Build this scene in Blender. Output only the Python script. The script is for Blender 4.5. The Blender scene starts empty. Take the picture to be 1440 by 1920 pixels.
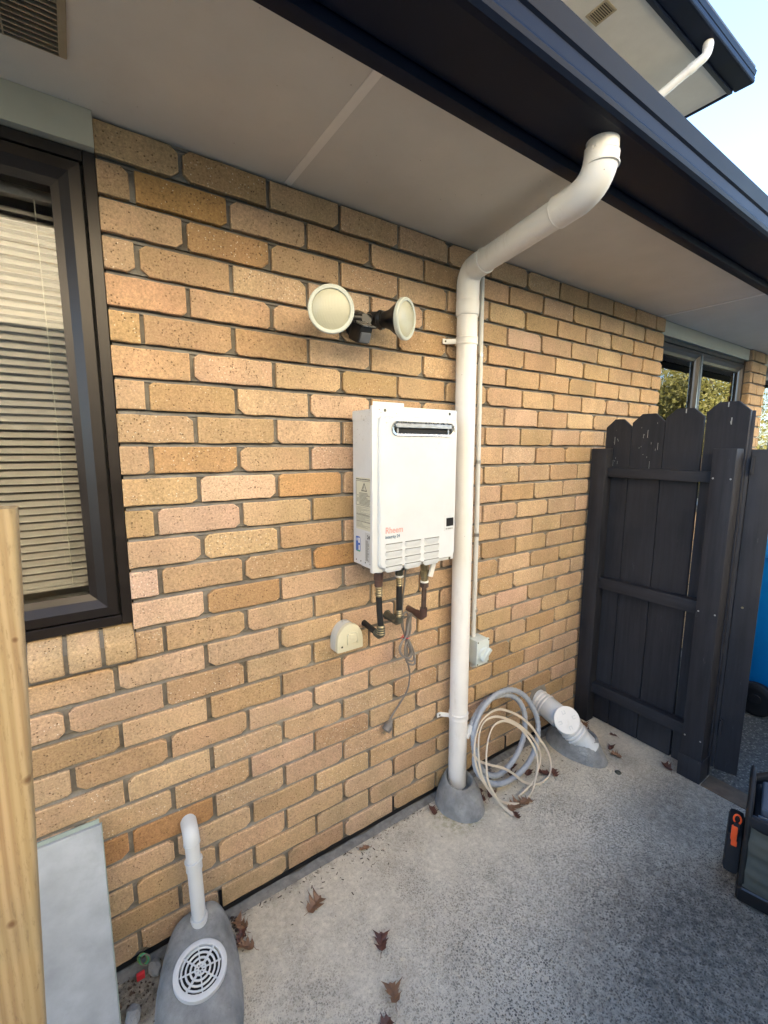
import bpy, bmesh, math, random
from mathutils import Vector, Matrix
S = bpy.context.scene
R = math.radians
rnd = random.Random(11)

# ------------------------------------------------------------------ camera
cam = bpy.data.cameras.new('camera'); camo = bpy.data.objects.new('camera', cam)
S.collection.objects.link(camo); S.camera = camo
cr = Vector((0.82358548, -0.5671867, 0.00249)); cu = Vector((0.0801117, 0.12067028, 0.9894548)); cf = Vector((0.56150607, 0.81470113, -0.14482058))
M = Matrix.Identity(4)
for i in range(3): M[i][0], M[i][1], M[i][2] = cr[i], cu[i], -cf[i]
M.translation = Vector((-0.05229, -1.37951, 1.573))
camo.matrix_world = M
cam.sensor_fit = 'HORIZONTAL'; cam.sensor_width = 36; cam.lens = 36*832.66/1440
cam.clip_start = 0.02; cam.clip_end = 500

# ------------------------------------------------------------------ world, sun, exposure
SUN_EL, SUN_AZ = R(15.0), R(-40)          # azimuth measured from +Y towards +X
w = bpy.data.worlds.new('World'); S.world = w; w.use_nodes = True
nt = w.node_tree; nt.nodes.clear()
sky = nt.nodes.new('ShaderNodeTexSky'); sky.sky_type = 'NISHITA'; sky.sun_disc = False
sky.sun_elevation = SUN_EL; sky.sun_rotation = SUN_AZ; sky.altitude = 0; sky.air_density = 0.7; sky.dust_density = 0.9; sky.ozone_density = 1.6
bg = nt.nodes.new('ShaderNodeBackground'); bg.inputs[1].default_value = 0.135
out = nt.nodes.new('ShaderNodeOutputWorld')
nt.links.new(sky.outputs[0], bg.inputs[0]); nt.links.new(bg.outputs[0], out.inputs[0])
sun = bpy.data.lights.new('sun', 'SUN'); sun.energy = 4.4; sun.angle = R(0.5); sun.color = (1, .94, .86)
suno = bpy.data.objects.new('sun', sun); S.collection.objects.link(suno)
sd = Vector((math.sin(SUN_AZ)*math.cos(SUN_EL), math.cos(SUN_AZ)*math.cos(SUN_EL), math.sin(SUN_EL)))
suno.rotation_euler = sd.to_track_quat('Z', 'Y').to_euler(); suno.location = sd*30
S.view_settings.view_transform = 'Standard'; S.view_settings.look = 'None'
S.view_settings.exposure = 3.38; S.view_settings.gamma = 1; S.view_settings.use_curve_mapping = False

# ------------------------------------------------------------------ materials
class NT:
    def __init__(s, name):
        s.m = bpy.data.materials.new(name); s.m.use_nodes = True; s.t = s.m.node_tree
        s.b = s.t.nodes['Principled BSDF']; s.o = s.t.nodes['Material Output']
        s.tc = s.t.nodes.new('ShaderNodeTexCoord')
    def n(s, typ, **kw):
        nd = s.t.nodes.new(typ)
        for k, v in kw.items():
            if k in nd.inputs.keys(): nd.inputs[k].default_value = v
            else: setattr(nd, k, v)
        return nd
    def l(s, a, b): s.t.links.new(a, b)
    def mapping(s, scale=(1,1,1), src='Object', loc=(0,0,0)):
        mp = s.n('ShaderNodeMapping'); mp.inputs['Scale'].default_value = scale; mp.inputs['Location'].default_value = loc
        s.l(s.tc.outputs[src] if isinstance(src, str) else src, mp.inputs[0]); return mp.outputs[0]
    def noise(s, vec, scale, detail=4, rough=.55, dist=0):
        nd = s.n('ShaderNodeTexNoise'); nd.inputs['Scale'].default_value = scale; nd.inputs['Detail'].default_value = detail
        nd.inputs['Roughness'].default_value = rough; nd.inputs['Distortion'].default_value = dist
        s.l(vec, nd.inputs['Vector']); return nd.outputs['Fac']
    def vor(s, vec, scale, feature='F1', rand=1):
        nd = s.n('ShaderNodeTexVoronoi'); nd.feature = feature; nd.inputs['Scale'].default_value = scale; nd.inputs['Randomness'].default_value = rand
        s.l(vec, nd.inputs['Vector']); return nd
    def ramp(s, fac, stops):
        nd = s.n('ShaderNodeValToRGB'); e = nd.color_ramp.elements
        while len(e) < len(stops): e.new(.5)
        for i, (p, c) in enumerate(stops):
            e[i].position = p; e[i].color = (c, c, c, 1) if isinstance(c, (int, float)) else (*c, 1)
        s.l(fac, nd.inputs[0]); return nd.outputs[0]
    def mix(s, fac, a, b, mode='MIX'):
        nd = s.n('ShaderNodeMix'); nd.data_type = 'RGBA'; nd.blend_type = mode
        for sock, v in ((nd.inputs[0], fac), (nd.inputs[6], a), (nd.inputs[7], b)):
            if hasattr(v, 'links'): s.l(v, sock)
            elif isinstance(v, (int, float)): sock.default_value = v if sock == nd.inputs[0] else (v, v, v, 1)
            else: sock.default_value = (*v, 1)
        return nd.outputs[2]
    def math(s, op, a, b=0, clamp=False):
        nd = s.n('ShaderNodeMath', operation=op); nd.use_clamp = clamp
        for sock, v in ((nd.inputs[0], a), (nd.inputs[1], b)):
            if hasattr(v, 'links'): s.l(v, sock)
            else: sock.default_value = v
        return nd.outputs[0]
    def bump(s, h, strength=.3, dist=.002, prev=None):
        nd = s.n('ShaderNodeBump'); nd.inputs['Strength'].default_value = strength; nd.inputs['Distance'].default_value = dist
        s.l(h, nd.inputs['Height'])
        if prev: s.l(prev, nd.inputs['Normal'])
        return nd.outputs[0]
    def fin(s, col=None, rough=None, normal=None, metal=None, spec=None):
        b = s.b
        if spec is not None: b.inputs['Specular IOR Level'].default_value = spec
        if col is not None:
            if hasattr(col, 'links'): s.l(col, b.inputs['Base Color'])
            else: b.inputs['Base Color'].default_value = (*col, 1)
        if rough is not None:
            if hasattr(rough, 'links'): s.l(rough, b.inputs['Roughness'])
            else: b.inputs['Roughness'].default_value = rough
        if normal is not None: s.l(normal, b.inputs['Normal'])
        if metal is not None: b.inputs['Metallic'].default_value = metal
        return s.m

def plain(name, col, rough=.5, metal=0, var=.12, vs=12, bump=.1, bs=150, dirt=0, dirtcol=(.12,.1,.07), ds=6, spec=None):
    """base colour with soft mottling, fine bump and optional dirt blotches"""
    n = NT(name); v = n.tc.outputs['Object']
    f = n.noise(v, vs, 5)
    c = n.mix(n.ramp(f, [(.3, 0), (.7, 1)]), tuple(x*(1-var) for x in col), tuple(min(1, x*(1+var*.6)) for x in col))
    if dirt:
        d = n.ramp(n.noise(v, ds, 8, .7), [(.5, 0), (.72, dirt)])
        c = n.mix(d, c, dirtcol)
    r = n.math('ADD', n.math('MULTIPLY', f, .2), rough-.1)
    return n.fin(c, r, n.bump(n.noise(v, bs, 4), bump, .001), metal, spec)

def brick_material(name='brick_clay', lift=1.0):
    n = NT(name); v = n.tc.outputs['Object']
    oi = n.n('ShaderNodeObjectInfo')
    # the pattern runs over the wall, not per brick: position + random offset per object
    geo = n.n('ShaderNodeNewGeometry')
    off = n.n('ShaderNodeVectorMath', operation='SCALE'); n.l(oi.outputs['Color'], off.inputs[0]); off.inputs['Scale'].default_value = 37
    add = n.n('ShaderNodeVectorMath', operation='ADD'); n.l(geo.outputs['Position'], add.inputs[0]); n.l(off.outputs[0], add.inputs[1])
    p = add.outputs[0]
    blotch = n.ramp(n.noise(p, 9, 5, .6, .6), [(.38, 0), (.62, 1)])
    pink = n.mix(1.0, oi.outputs['Color'], (1.16, 1.08, 1.16), 'MULTIPLY')
    c = n.mix(n.math('MULTIPLY', blotch, .45), oi.outputs['Color'], pink)
    grain = n.ramp(n.noise(p, 170, 4, .75), [(.3, .62*lift), (.7, 1.22*lift)])
    c = n.mix(1.0, c, grain, 'MULTIPLY')
    # dark iron pits, clustered
    v1 = n.vor(p, 125); cl = n.ramp(n.noise(p, 26, 3), [(.42, .0), (.65, 1)])
    pit = n.math('MULTIPLY', n.ramp(v1.outputs['Distance'], [(.16, 1), (.30, 0)]), n.math('ADD', n.math('MULTIPLY', cl, .8), .25))
    cs = n.n('ShaderNodeSeparateColor'); n.l(v1.outputs['Color'], cs.inputs[0])
    pit = n.math('MULTIPLY', pit, n.ramp(cs.outputs[0], [(.45, 0), (.5, 1)]))
    c = n.mix(n.math('MULTIPLY', pit, .85), c, (.10, .055, .025))
    # pale grit
    v2 = n.vor(p, 110); cs2 = n.n('ShaderNodeSeparateColor'); n.l(v2.outputs['Color'], cs2.inputs[0])
    grit = n.math('MULTIPLY', n.ramp(v2.outputs['Distance'], [(.12, 1), (.22, 0)]), n.ramp(cs2.outputs[1], [(.80, 0), (.84, 1)]))
    c = n.mix(n.math('MULTIPLY', grit, .8), c, (.85, .78, .62))
    # weather staining that runs across bricks, and splash dirt low on the wall
    wp_ = geo.outputs['Position']
    stn = n.ramp(n.noise(n.mapping((1.3, 1.3, .7), wp_), 2.6, 7, .68), [(.34, .80), (.60, 1.05)])
    c = n.mix(1.0, c, stn, 'MULTIPLY')
    sz = n.n('ShaderNodeSeparateXYZ'); n.l(wp_, sz.inputs[0])
    low = n.math('MULTIPLY', n.ramp(sz.outputs[2], [(.02, 1), (.34, 0)]), n.ramp(n.noise(wp_, 7, 6, .7), [(.42, 0), (.66, .55)]))
    c = n.mix(low, c, (.20, .165, .085))
    # broken, paler skin towards the arrises
    pt = n.n('ShaderNodeNewGeometry')
    h = n.math('ADD', n.math('MULTIPLY', n.noise(p, 45, 6, .65), 1.0), n.math('MULTIPLY', pit, -.9))
    bn = n.bump(h, .8, .005)
    bn = n.bump(n.noise(p, 420, 3, .8), .35, .0012, bn)
    return n.fin(c, .92, bn)

def mortar_material():
    n = NT('mortar'); v = n.tc.outputs['Object']
    c = n.mix(n.ramp(n.noise(v, 14, 6, .6), [(.3, 0), (.7, 1)]), (.15, .14, .125), (.31, .295, .265))
    c = n.mix(n.ramp(n.noise(v, 3, 6, .7), [(.42, 0), (.66, .75)]), c, (.11, .09, .065))
    c = n.mix(n.ramp(n.noise(v, 5.3, 6, .75), [(.56, 0), (.72, .5)]), c, (.42, .40, .36))
    return n.fin(c, .95, n.bump(n.noise(v, 160, 6, .7), .9, .004))

def ground_material():
    n = NT('exposed_concrete'); v = n.tc.outputs['Object']
    sep = n.n('ShaderNodeSeparateXYZ'); n.l(v, sep.inputs[0])
    big = n.noise(v, 1.7, 5, .6, .4); mid = n.noise(v, 9, 6, .65)
    # how worn the surface is: smooth laitance near the wall, stones exposed further out
    d = n.math('MULTIPLY', sep.outputs[1], -1)
    worn = n.math('ADD', n.math('MULTIPLY', n.math('SUBTRACT', d, .22), 1.1), n.math('MULTIPLY', n.math('SUBTRACT', big, .5), 1.6))
    worn = n.math('ADD', worn, n.math('MULTIPLY', n.math('SUBTRACT', mid, .5), .9))
    worn = n.ramp(worn, [(.0, .08), (.75, 1)])
    wv = n.n('ShaderNodeVectorMath', operation='ADD')
    st = n.vor(n.mapping((1, 1, .3)), 165); cs = n.n('ShaderNodeSeparateColor'); n.l(st.outputs['Color'], cs.inputs[0])
    st2 = n.vor(n.mapping((1, 1, .3), loc=(3, 1, 0)), 260); cs2 = n.n('ShaderNodeSeparateColor'); n.l(st2.outputs['Color'], cs2.inputs[0])
    cem = n.mix(n.ramp(n.noise(v, 60, 6, .7), [(.3, 0), (.7, 1)]), (.50, .45, .345), (.78, .715, .575))
    cem = n.mix(n.ramp(mid, [(.35, 0), (.7, .55)]), cem, (.49, .445, .35))
    stonecol = n.ramp(cs.outputs[0], [(.0, (.025, .022, .02)), (.14, (.07, .062, .055)), (.32, (.20, .175, .135)), (.58, (.36, .325, .25)), (.82, (.68, .62, .50)), (1, (.12, .11, .095))])
    stmask = n.math('MULTIPLY', n.ramp(st.outputs['Distance'], [(.42, 1), (.50, 0)]), n.ramp(cs.outputs[1], [(.14, 0), (.2, 1)]))
    st2mask = n.math('MULTIPLY', n.ramp(st2.outputs['Distance'], [(.3, 1), (.45, 0)]), n.ramp(cs2.outputs[1], [(.48, 0), (.53, 1)]))
    c = n.mix(n.math('MULTIPLY', n.math('MULTIPLY', stmask, worn), .95), cem, stonecol)
    c = n.mix(n.math('MULTIPLY', n.math('MULTIPLY', st2mask, n.math('ADD', n.math('MULTIPLY', worn, .75), .12)), .8), c, (.06, .06, .065))
    # damp black grime, its own patches
    def spot(cx, cy, rx, ry, amp):
        a = n.math('POWER', n.math('DIVIDE', n.math('SUBTRACT', sep.outputs[0], cx), rx), 2)
        b = n.math('POWER', n.math('DIVIDE', n.math('SUBTRACT', sep.outputs[1], cy), ry), 2)
        return n.math('MULTIPLY', n.ramp(n.math('ADD', n.math('SQRT', n.math('ADD', a, b)), n.math('MULTIPLY', n.math('SUBTRACT', mid, .5), .9)), [(.35, 1), (1.0, 0)]), amp)
    g = n.math('MAXIMUM', spot(1.45, -1.05, .80, .55, .88), spot(2.05, -.72, .5, .34, .7))
    g = n.math('MAXIMUM', g, spot(-.02, -.09, .16, .16, .9)); g = n.math('MAXIMUM', g, spot(.85, -1.15, .55, .5, .6)); g = n.math('MAXIMUM', g, spot(2.12, -.36, .12, .2, .4))
    g = n.math('MULTIPLY', g, n.ramp(n.noise(v, 34, 6, .75), [(.3, .45), (.62, 1)]))
    g = n.math('MAXIMUM', g, n.math('MULTIPLY', n.ramp(n.noise(v, 3.4, 9, .78), [(.48, 0), (.76, .5)]), n.ramp(n.noise(v, 40, 5, .7), [(.3, .2), (.6, 1)])))
    c = n.mix(g, c, (.058, .052, .042))
    # moss by the downpipe foot
    ms = n.math('MULTIPLY', spot(1.2, -.15, .16, .13, 1), n.ramp(n.noise(v, 40, 6, .7), [(.4, 0), (.6, .75)]))
    c = n.mix(ms, c, (.16, .15, .035))
    # wet leaf mould close to the wall
    edge = n.math('MULTIPLY', n.ramp(d, [(.02, 1), (.075, 0)]), n.ramp(n.noise(v, 22, 6, .7), [(.42, 0), (.62, .8)]))
    c = n.mix(edge, c, (.05, .035, .025))
    h = n.math('SUBTRACT', n.math('MULTIPLY', n.math('MULTIPLY', stmask, worn), .6), n.math('MULTIPLY', n.noise(v, 130, 5, .7), .6))
    return n.fin(c, .86, n.bump(h, 1.0, .005))

def painted_timber(name, col=(.018, .019, .024), grain_axis='Z', wear=.5):
    n = NT(name)
    oi = n.n('ShaderNodeObjectInfo')
    off = n.n('ShaderNodeVectorMath', operation='ADD'); n.l(n.tc.outputs['Object'], off.inputs[0])
    sc = n.n('ShaderNodeMath', operation='MULTIPLY'); n.l(oi.outputs['Random'], sc.inputs[0]); sc.inputs[1].default_value = 9
    n.l(sc.outputs[0], off.inputs[1])
    v = n.mapping((28, 28, 1.6) if grain_axis == 'Z' else (28, 1.6, 28), off.outputs[0])
    g = n.noise(v, 2.2, 7, .65, .3)
    c = n.mix(n.ramp(g, [(.3, 0), (.7, 1)]), tuple(x*.7 for x in col), tuple(x*1.5 for x in col))
    sc2 = n.ramp(n.noise(n.mapping((30, 30, 9), off.outputs[0]), 1.6, 9, .78), [(.63, 0), (.76, wear)])
    c = n.mix(sc2, c, (.16, .165, .17))
    c = n.mix(n.ramp(n.noise(n.tc.outputs['Object'], 2.4, 5), [(.45, 0), (.75, .5)]), c, (.045, .043, .045))
    h = n.math('ADD', g, n.math('MULTIPLY', n.noise(n.tc.outputs['Object'], 220, 3), .3))
    return n.fin(c, n.ramp(g, [(.2, .5), (.8, .75)]), n.bump(h, .35, .0015), spec=.25)

def raw_timber():
    n = NT('treated_pine'); v = n.mapping((16, 16, .9))
    g = n.noise(v, 2.0, 5, .55, 1.6)
    w_ = n.n('ShaderNodeTexWave'); w_.wave_type = 'BANDS'; w_.bands_direction = 'X'
    w_.inputs['Scale'].default_value = 7; w_.inputs['Distortion'].default_value = 3.5; w_.inputs['Detail'].default_value = 3; w_.inputs['Detail Scale'].default_value = .8
    n.l(n.mapping((3.2, 3.2, .35)), w_.inputs['Vector'])
    c = n.mix(n.ramp(w_.outputs['Fac'], [(.2, 0), (.9, 1)]), (.31, .20, .095), (.45, .32, .17))
    c = n.mix(n.ramp(g, [(.35, .0), (.65, .6)]), c, (.40, .30, .14))
    c = n.mix(n.ramp(n.noise(n.mapping((60, 60, 12)), 3, 6, .7), [(.55, 0), (.68, .5)]), c, (.16, .10, .045))
    c = n.mix(n.ramp(n.noise(n.tc.outputs['Object'], 5, 4), [(.5, 0), (.75, .4)]), c, (.27, .23, .13))
    # knots
    sep = n.n('ShaderNodeSeparateXYZ'); n.l(n.tc.outputs['Object'], sep.inputs[0])
    for kx, kz, r in ((-.152, 1.278, .006), (-.158, 1.041, .011), (-.20, .80, .010)):
        a = n.math('POWER', n.math('SUBTRACT', sep.outputs[0], kx), 2); b = n.math('POWER', n.math('MULTIPLY', n.math('SUBTRACT', sep.outputs[2], kz), .9), 2)
        dd = n.math('DIVIDE', n.math('SQRT', n.math('ADD', a, b)), r)
        c = n.mix(n.ramp(n.math('ADD', dd, n.math('MULTIPLY', g, .5)), [(.45, .85), (.95, .15)] + [(1, 0)]), c, (.13, .06, .02))
    return n.fin(c, .7, n.bump(n.math('ADD', g, n.noise(n.mapping((120, 120, 8)), 3, 4)), .35, .002))

def pvc(name, col=(.78, .77, .745), grime=.4):
    n = NT(name); v = n.tc.outputs['Object']
    c = n.mix(n.ramp(n.noise(v, 6, 5), [(.35, 0), (.7, 1)]), tuple(x*.93 for x in col), col)
    c = n.mix(n.ramp(n.noise(n.mapping((14, 14, 3)), 2, 8, .75), [(.55, 0), (.8, grime)]), c, (.42, .37, .29))
    vv = n.vor(v, 45); cs = n.n('ShaderNodeSeparateColor'); n.l(vv.outputs['Color'], cs.inputs[0])
    dot = n.math('MULTIPLY', n.ramp(vv.outputs['Distance'], [(.04, 1), (.09, 0)]), n.ramp(cs.outputs[0], [(.9, 0), (.93, 1)]))
    c = n.mix(n.math('MULTIPLY', dot, .7), c, (.08, .06, .04))
    return n.fin(c, .42, n.bump(n.noise(v, 300, 2), .05, .0005))

def heater_enamel():
    n = NT('heater_enamel'); v = n.tc.outputs['Object']
    sep = n.n('ShaderNodeSeparateXYZ'); n.l(v, sep.inputs[0])
    c = n.mix(n.ramp(n.noise(v, 7, 5), [(.35, 0), (.7, 1)]), (.60, .615, .61), (.66, .675, .675))
    spots = n.noise(v, 75, 6, .75)
    top = n.ramp(sep.outputs[2], [(.40, .0), (.56, 1)])
    m = n.math('MULTIPLY', n.ramp(spots, [(.60, 0), (.66, 1)]), n.math('ADD', n.math('MULTIPLY', top, .9), .04))
    c = n.mix(m, c, (.13, .10, .06))
    c = n.mix(n.ramp(n.noise(n.mapping((40, 40, 5)), 2, 5, .7), [(.6, 0), (.8, .22)]), c, (.4, .37, .3))
    return n.fin(c, .35, n.bump(n.noise(v, 260, 2), .05, .0004))

def glass_material():
    n = NT('window_glass')
    tr = n.n('ShaderNodeBsdfTransparent'); tr.inputs[0].default_value = (.95, .96, .95, 1)
    gl = n.n('ShaderNodeBsdfGlossy'); gl.inputs['Roughness'].default_value = 0.0
    lw = n.n('ShaderNodeFresnel'); lw.inputs[0].default_value = 1.5
    wob = n.bump(n.noise(n.tc.outputs['Object'], 1.6, 2), .04, .02); n.l(wob, gl.inputs['Normal'])
    mx = n.n('ShaderNodeMixShader'); n.l(lw.outputs[0], mx.inputs[0]); n.l(tr.outputs[0], mx.inputs[1]); n.l(gl.outputs[0], mx.inputs[2])
    n.l(mx.outputs[0], n.o.inputs[0]); n.t.nodes.remove(n.b); return n.m

def cast_concrete():
    n = NT('cast_concrete'); v = n.tc.outputs['Object']
    c = n.mix(n.ramp(n.noise(v, 11, 7, .65), [(.3, 0), (.72, 1)]), (.17, .175, .17), (.40, .405, .395))
    c = n.mix(n.ramp(n.noise(v, 30, 6, .7), [(.58, 0), (.75, .5)]), c, (.09, .09, .085))
    return n.fin(c, .85, n.bump(n.math('ADD', n.noise(v, 60, 8, .8), n.math('MULTIPLY', n.noise(v, 16, 3), 1.2)), 1.0, .007))

def leaf_material(name, a, b):
    n = NT(name); v = n.tc.outputs['Object']
    c = n.mix(n.noise(v, 60, 4), a, b)
    return n.fin(c, .55, n.bump(n.noise(v, 160, 3), .4, .001))

def foliage_material(name, a, b):
    n = NT(name); oi = n.n('ShaderNodeNewGeometry')
    c = n.mix(n.noise(n.tc.outputs['Object'], 5, 3), a, b)
    n.fin(c, .6); n.b.inputs['Transmission Weight'].default_value = 0
    return n.m

MT = {}
MT['brick'] = brick_material(); MT['arris'] = brick_material('brick_broken_arris', 1.22); MT['mortar'] = mortar_material(); MT['ground'] = ground_material()
MT['fence'] = painted_timber('charcoal_painted_timber'); MT['fence_h'] = painted_timber('charcoal_painted_rail', grain_axis='Y')
MT['pine'] = raw_timber(); MT['pvc'] = pvc('white_pvc'); MT['pvc_grey'] = pvc('pale_grey_pvc', (.60, .62, .62), .3); MT['pvc_cream'] = pvc('cream_pvc', (.72, .66, .54), .5)
MT['enamel'] = heater_enamel(); MT['glass'] = glass_material(); MT['cast'] = cast_concrete()
MT['soffit'] = pvc('soffit_paint', (.64, .615, .565), .16); MT['soffit'].node_tree.nodes['Principled BSDF'].inputs['Roughness'].default_value = .8
MT['soffit_strip'] = plain('soffit_joiner', (.80, .77, .72), .5, var=.04)
MT['header'] = plain('header_paint', (.46, .445, .36), .6, var=.05)
MT['gutter'] = plain('gutter_steel', (.004, .0085, .024), .5, var=.3, vs=3, bump=.03, dirt=.12, dirtcol=(.02, .022, .03), ds=9, spec=.12)
MT['frame'] = plain('bronze_aluminium', (.026, .021, .019), .34, metal=.35, var=.15, bump=.02)
MT['seal'] = plain('black_rubber_seal', (.006, .006, .006), .7)
MT['slat'] = plain('blind_slat', (.50, .47, .45), .45, var=.04)
MT['cord_white'] = plain('white_cord', (.6, .58, .52), .8)
MT['vent'] = plain('vent_plastic', (.34, .29, .20), .6, var=.15)
MT['vent_dark'] = plain('vent_shadow_gauze', (.05, .045, .03), .9)
MT['black'] = plain('black_plastic', (.012, .012, .013), .38, var=.2)
MT['black_foam'] = plain('black_lagging', (.010, .010, .010), .65)
MT['lens'] = None
MT['brass'] = plain('dull_brass', (.30, .25, .15), .45, metal=.7, var=.3, vs=40, dirt=.4)
MT['brown_fit'] = plain('brown_painted_fitting', (.085, .045, .036), .5, var=.3, vs=40, dirt=.4, dirtcol=(.05, .05, .05))
MT['bronze'] = plain('weathered_bronze_fitting', (.10, .10, .075), .5, metal=.4, var=.3, vs=50)
MT['copper'] = plain('dull_copper', (.11, .075, .06), .5, metal=.5, var=.4, vs=40)
MT['steel'] = plain('galvanised_steel', (.42, .42, .42), .35, metal=.8, var=.2, vs=60)
MT['chrome'] = plain('stained_flue_steel', (.52, .52, .50), .28, metal=.85, var=.2, vs=60, dirt=.25, ds=60)
MT['hose'] = plain('grey_hose', (.34, .37, .41), .42, var=.1)
MT['cable'] = plain('cream_cable', (.66, .58, .46), .5, var=.1)
MT['flex'] = plain('grey_flex', (.17, .155, .14), .5, var=.1)
MT['red'] = plain('red_plastic', (.55, .03, .04), .5)
MT['socket'] = plain('aged_cream_plastic', (.60, .57, .42), .4, var=.1, dirt=.25)
MT['socket_base'] = plain('pale_grey_plastic', (.50, .50, .47), .45, var=.08, dirt=.25)
MT['isolator'] = plain('isolator_grey_plastic', (.55, .61, .60), .42, var=.06)
MT['board'] = plain('fibre_cement_sheet', (.40, .43, .45), .7, var=.28, vs=7, bump=.2, dirt=.5, dirtcol=(.24, .26, .27), ds=6)
MT['board_edge'] = plain('green_tinted_edge', (.30, .36, .32), .7)
MT['darkroom'] = plain('room_paint', (.30, .28, .25), .9)
MT['label'] = plain('printed_label_stock', (.60, .59, .46), .5, var=.03)
MT['label_grey'] = plain('rating_plate_stock', (.52, .53, .52), .4, var=.03)
MT['ink'] = plain('black_ink', (.045, .045, .045), .6, var=0)
MT['ink_soft'] = plain('faded_grey_ink', (.20, .20, .17), .6, var=0)
MT['ink_red'] = plain('faded_red_ink', (.62, .30, .26), .6, var=0)
MT['ink_blue'] = plain('faded_blue_ink', (.08, .15, .22), .6, var=0)
MT['blue_print'] = plain('blue_print', (.05, .13, .42), .5)
MT['white_paint'] = plain('white_print', (.75, .75, .72), .5, var=0)
MT['green_print'] = plain('green_print', (.05, .35, .18), .5)
MT['bin'] = plain('blue_bin_plastic', (.0, .20, .56), .42, var=.08)
MT['bin_lid'] = plain('blue_lid_plastic', (.02, .30, .72), .38, var=.08)
MT['tyre'] = plain('black_rubber', (.010, .010, .011), .6)
MT['canvas'] = plain('grey_canvas', (.085, .088, .072), .9, var=.15, bump=.5, bs=420)
MT['canvas_black'] = plain('black_canvas', (.014, .015, .018), .85, var=.2, bump=.5, bs=420)
MT['bag_base'] = plain('moulded_bag_base', (.008, .008, .010), .35)
MT['bag_lining'] = plain('slate_lining', (.09, .10, .12), .8)
MT['orange'] = plain('orange_plastic', (.85, .10, .02), .4, var=.04)
MT['weather'] = plain('cream_weatherboard', (.82, .70, .48), .7, var=.05)
MT['roof'] = plain('dark_roof_tile', (.06, .055, .055), .6)
n = NT('dark_chip_driveway'); v = n.tc.outputs['Object']; st = n.vor(v, 95); cs = n.n('ShaderNodeSeparateColor'); n.l(st.outputs['Color'], cs.inputs[0])
c = n.mix(n.ramp(st.outputs['Distance'], [(.4, 1), (.5, 0)]), n.mix(n.noise(v, 30, 4), (.05, .05, .045), (.11, .11, .10)), n.ramp(cs.outputs[0], [(0, (.02, .02, .025)), (.5, (.10, .10, .085)), (1, (.24, .23, .20))]))
MT['asphalt'] = n.fin(c, .85, n.bump(st.outputs['Distance'], .9, .004))
MT['footing'] = plain('rough_footing', (.24, .23, .205), .95, var=.3, vs=40, bump=.9, bs=70, dirt=.6, dirtcol=(.07, .06, .05), ds=14)
MT['membrane'] = plain('black_membrane', (.006, .006, .007), .5)
MT['oldwood'] = plain('worn_threshold_timber', (.12, .085, .055), .85, var=.35, vs=22, bump=.6, bs=60)
MT['leaf_a'] = leaf_material('dry_oak_leaf', (.13, .065, .035), (.27, .15, .08))
MT['leaf_b'] = leaf_material('red_oak_leaf', (.06, .022, .015), (.14, .055, .036))
MT['debris'] = leaf_material('leaf_litter', (.03, .02, .015), (.09, .055, .035))
MT['white_dropping'] = plain('dropping', (.34, .35, .34), .9)
MT['foliage'] = foliage_material('foliage_sun_gold', (.035, .06, .012), (.34, .28, .06))  # golden sunlight is mixed into the leaf colour in patches
MT['bark'] = plain('bark', (.08, .06, .045), .9, var=.4, bump=.8, bs=30)
n = NT('frosted_lamp_lens'); vv = n.vor(n.mapping((1, 1, 1)), 260, rand=0)
MT['lens'] = n.fin(n.mix(n.noise(n.tc.outputs['Object'], 15, 3), (.40, .39, .29), (.48, .47, .37)), .25, n.bump(vv.outputs['Distance'], .35, .0015))
n = NT('clear_lamp_rim'); MT['rim'] = n.fin((.52, .55, .50), .2)

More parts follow.
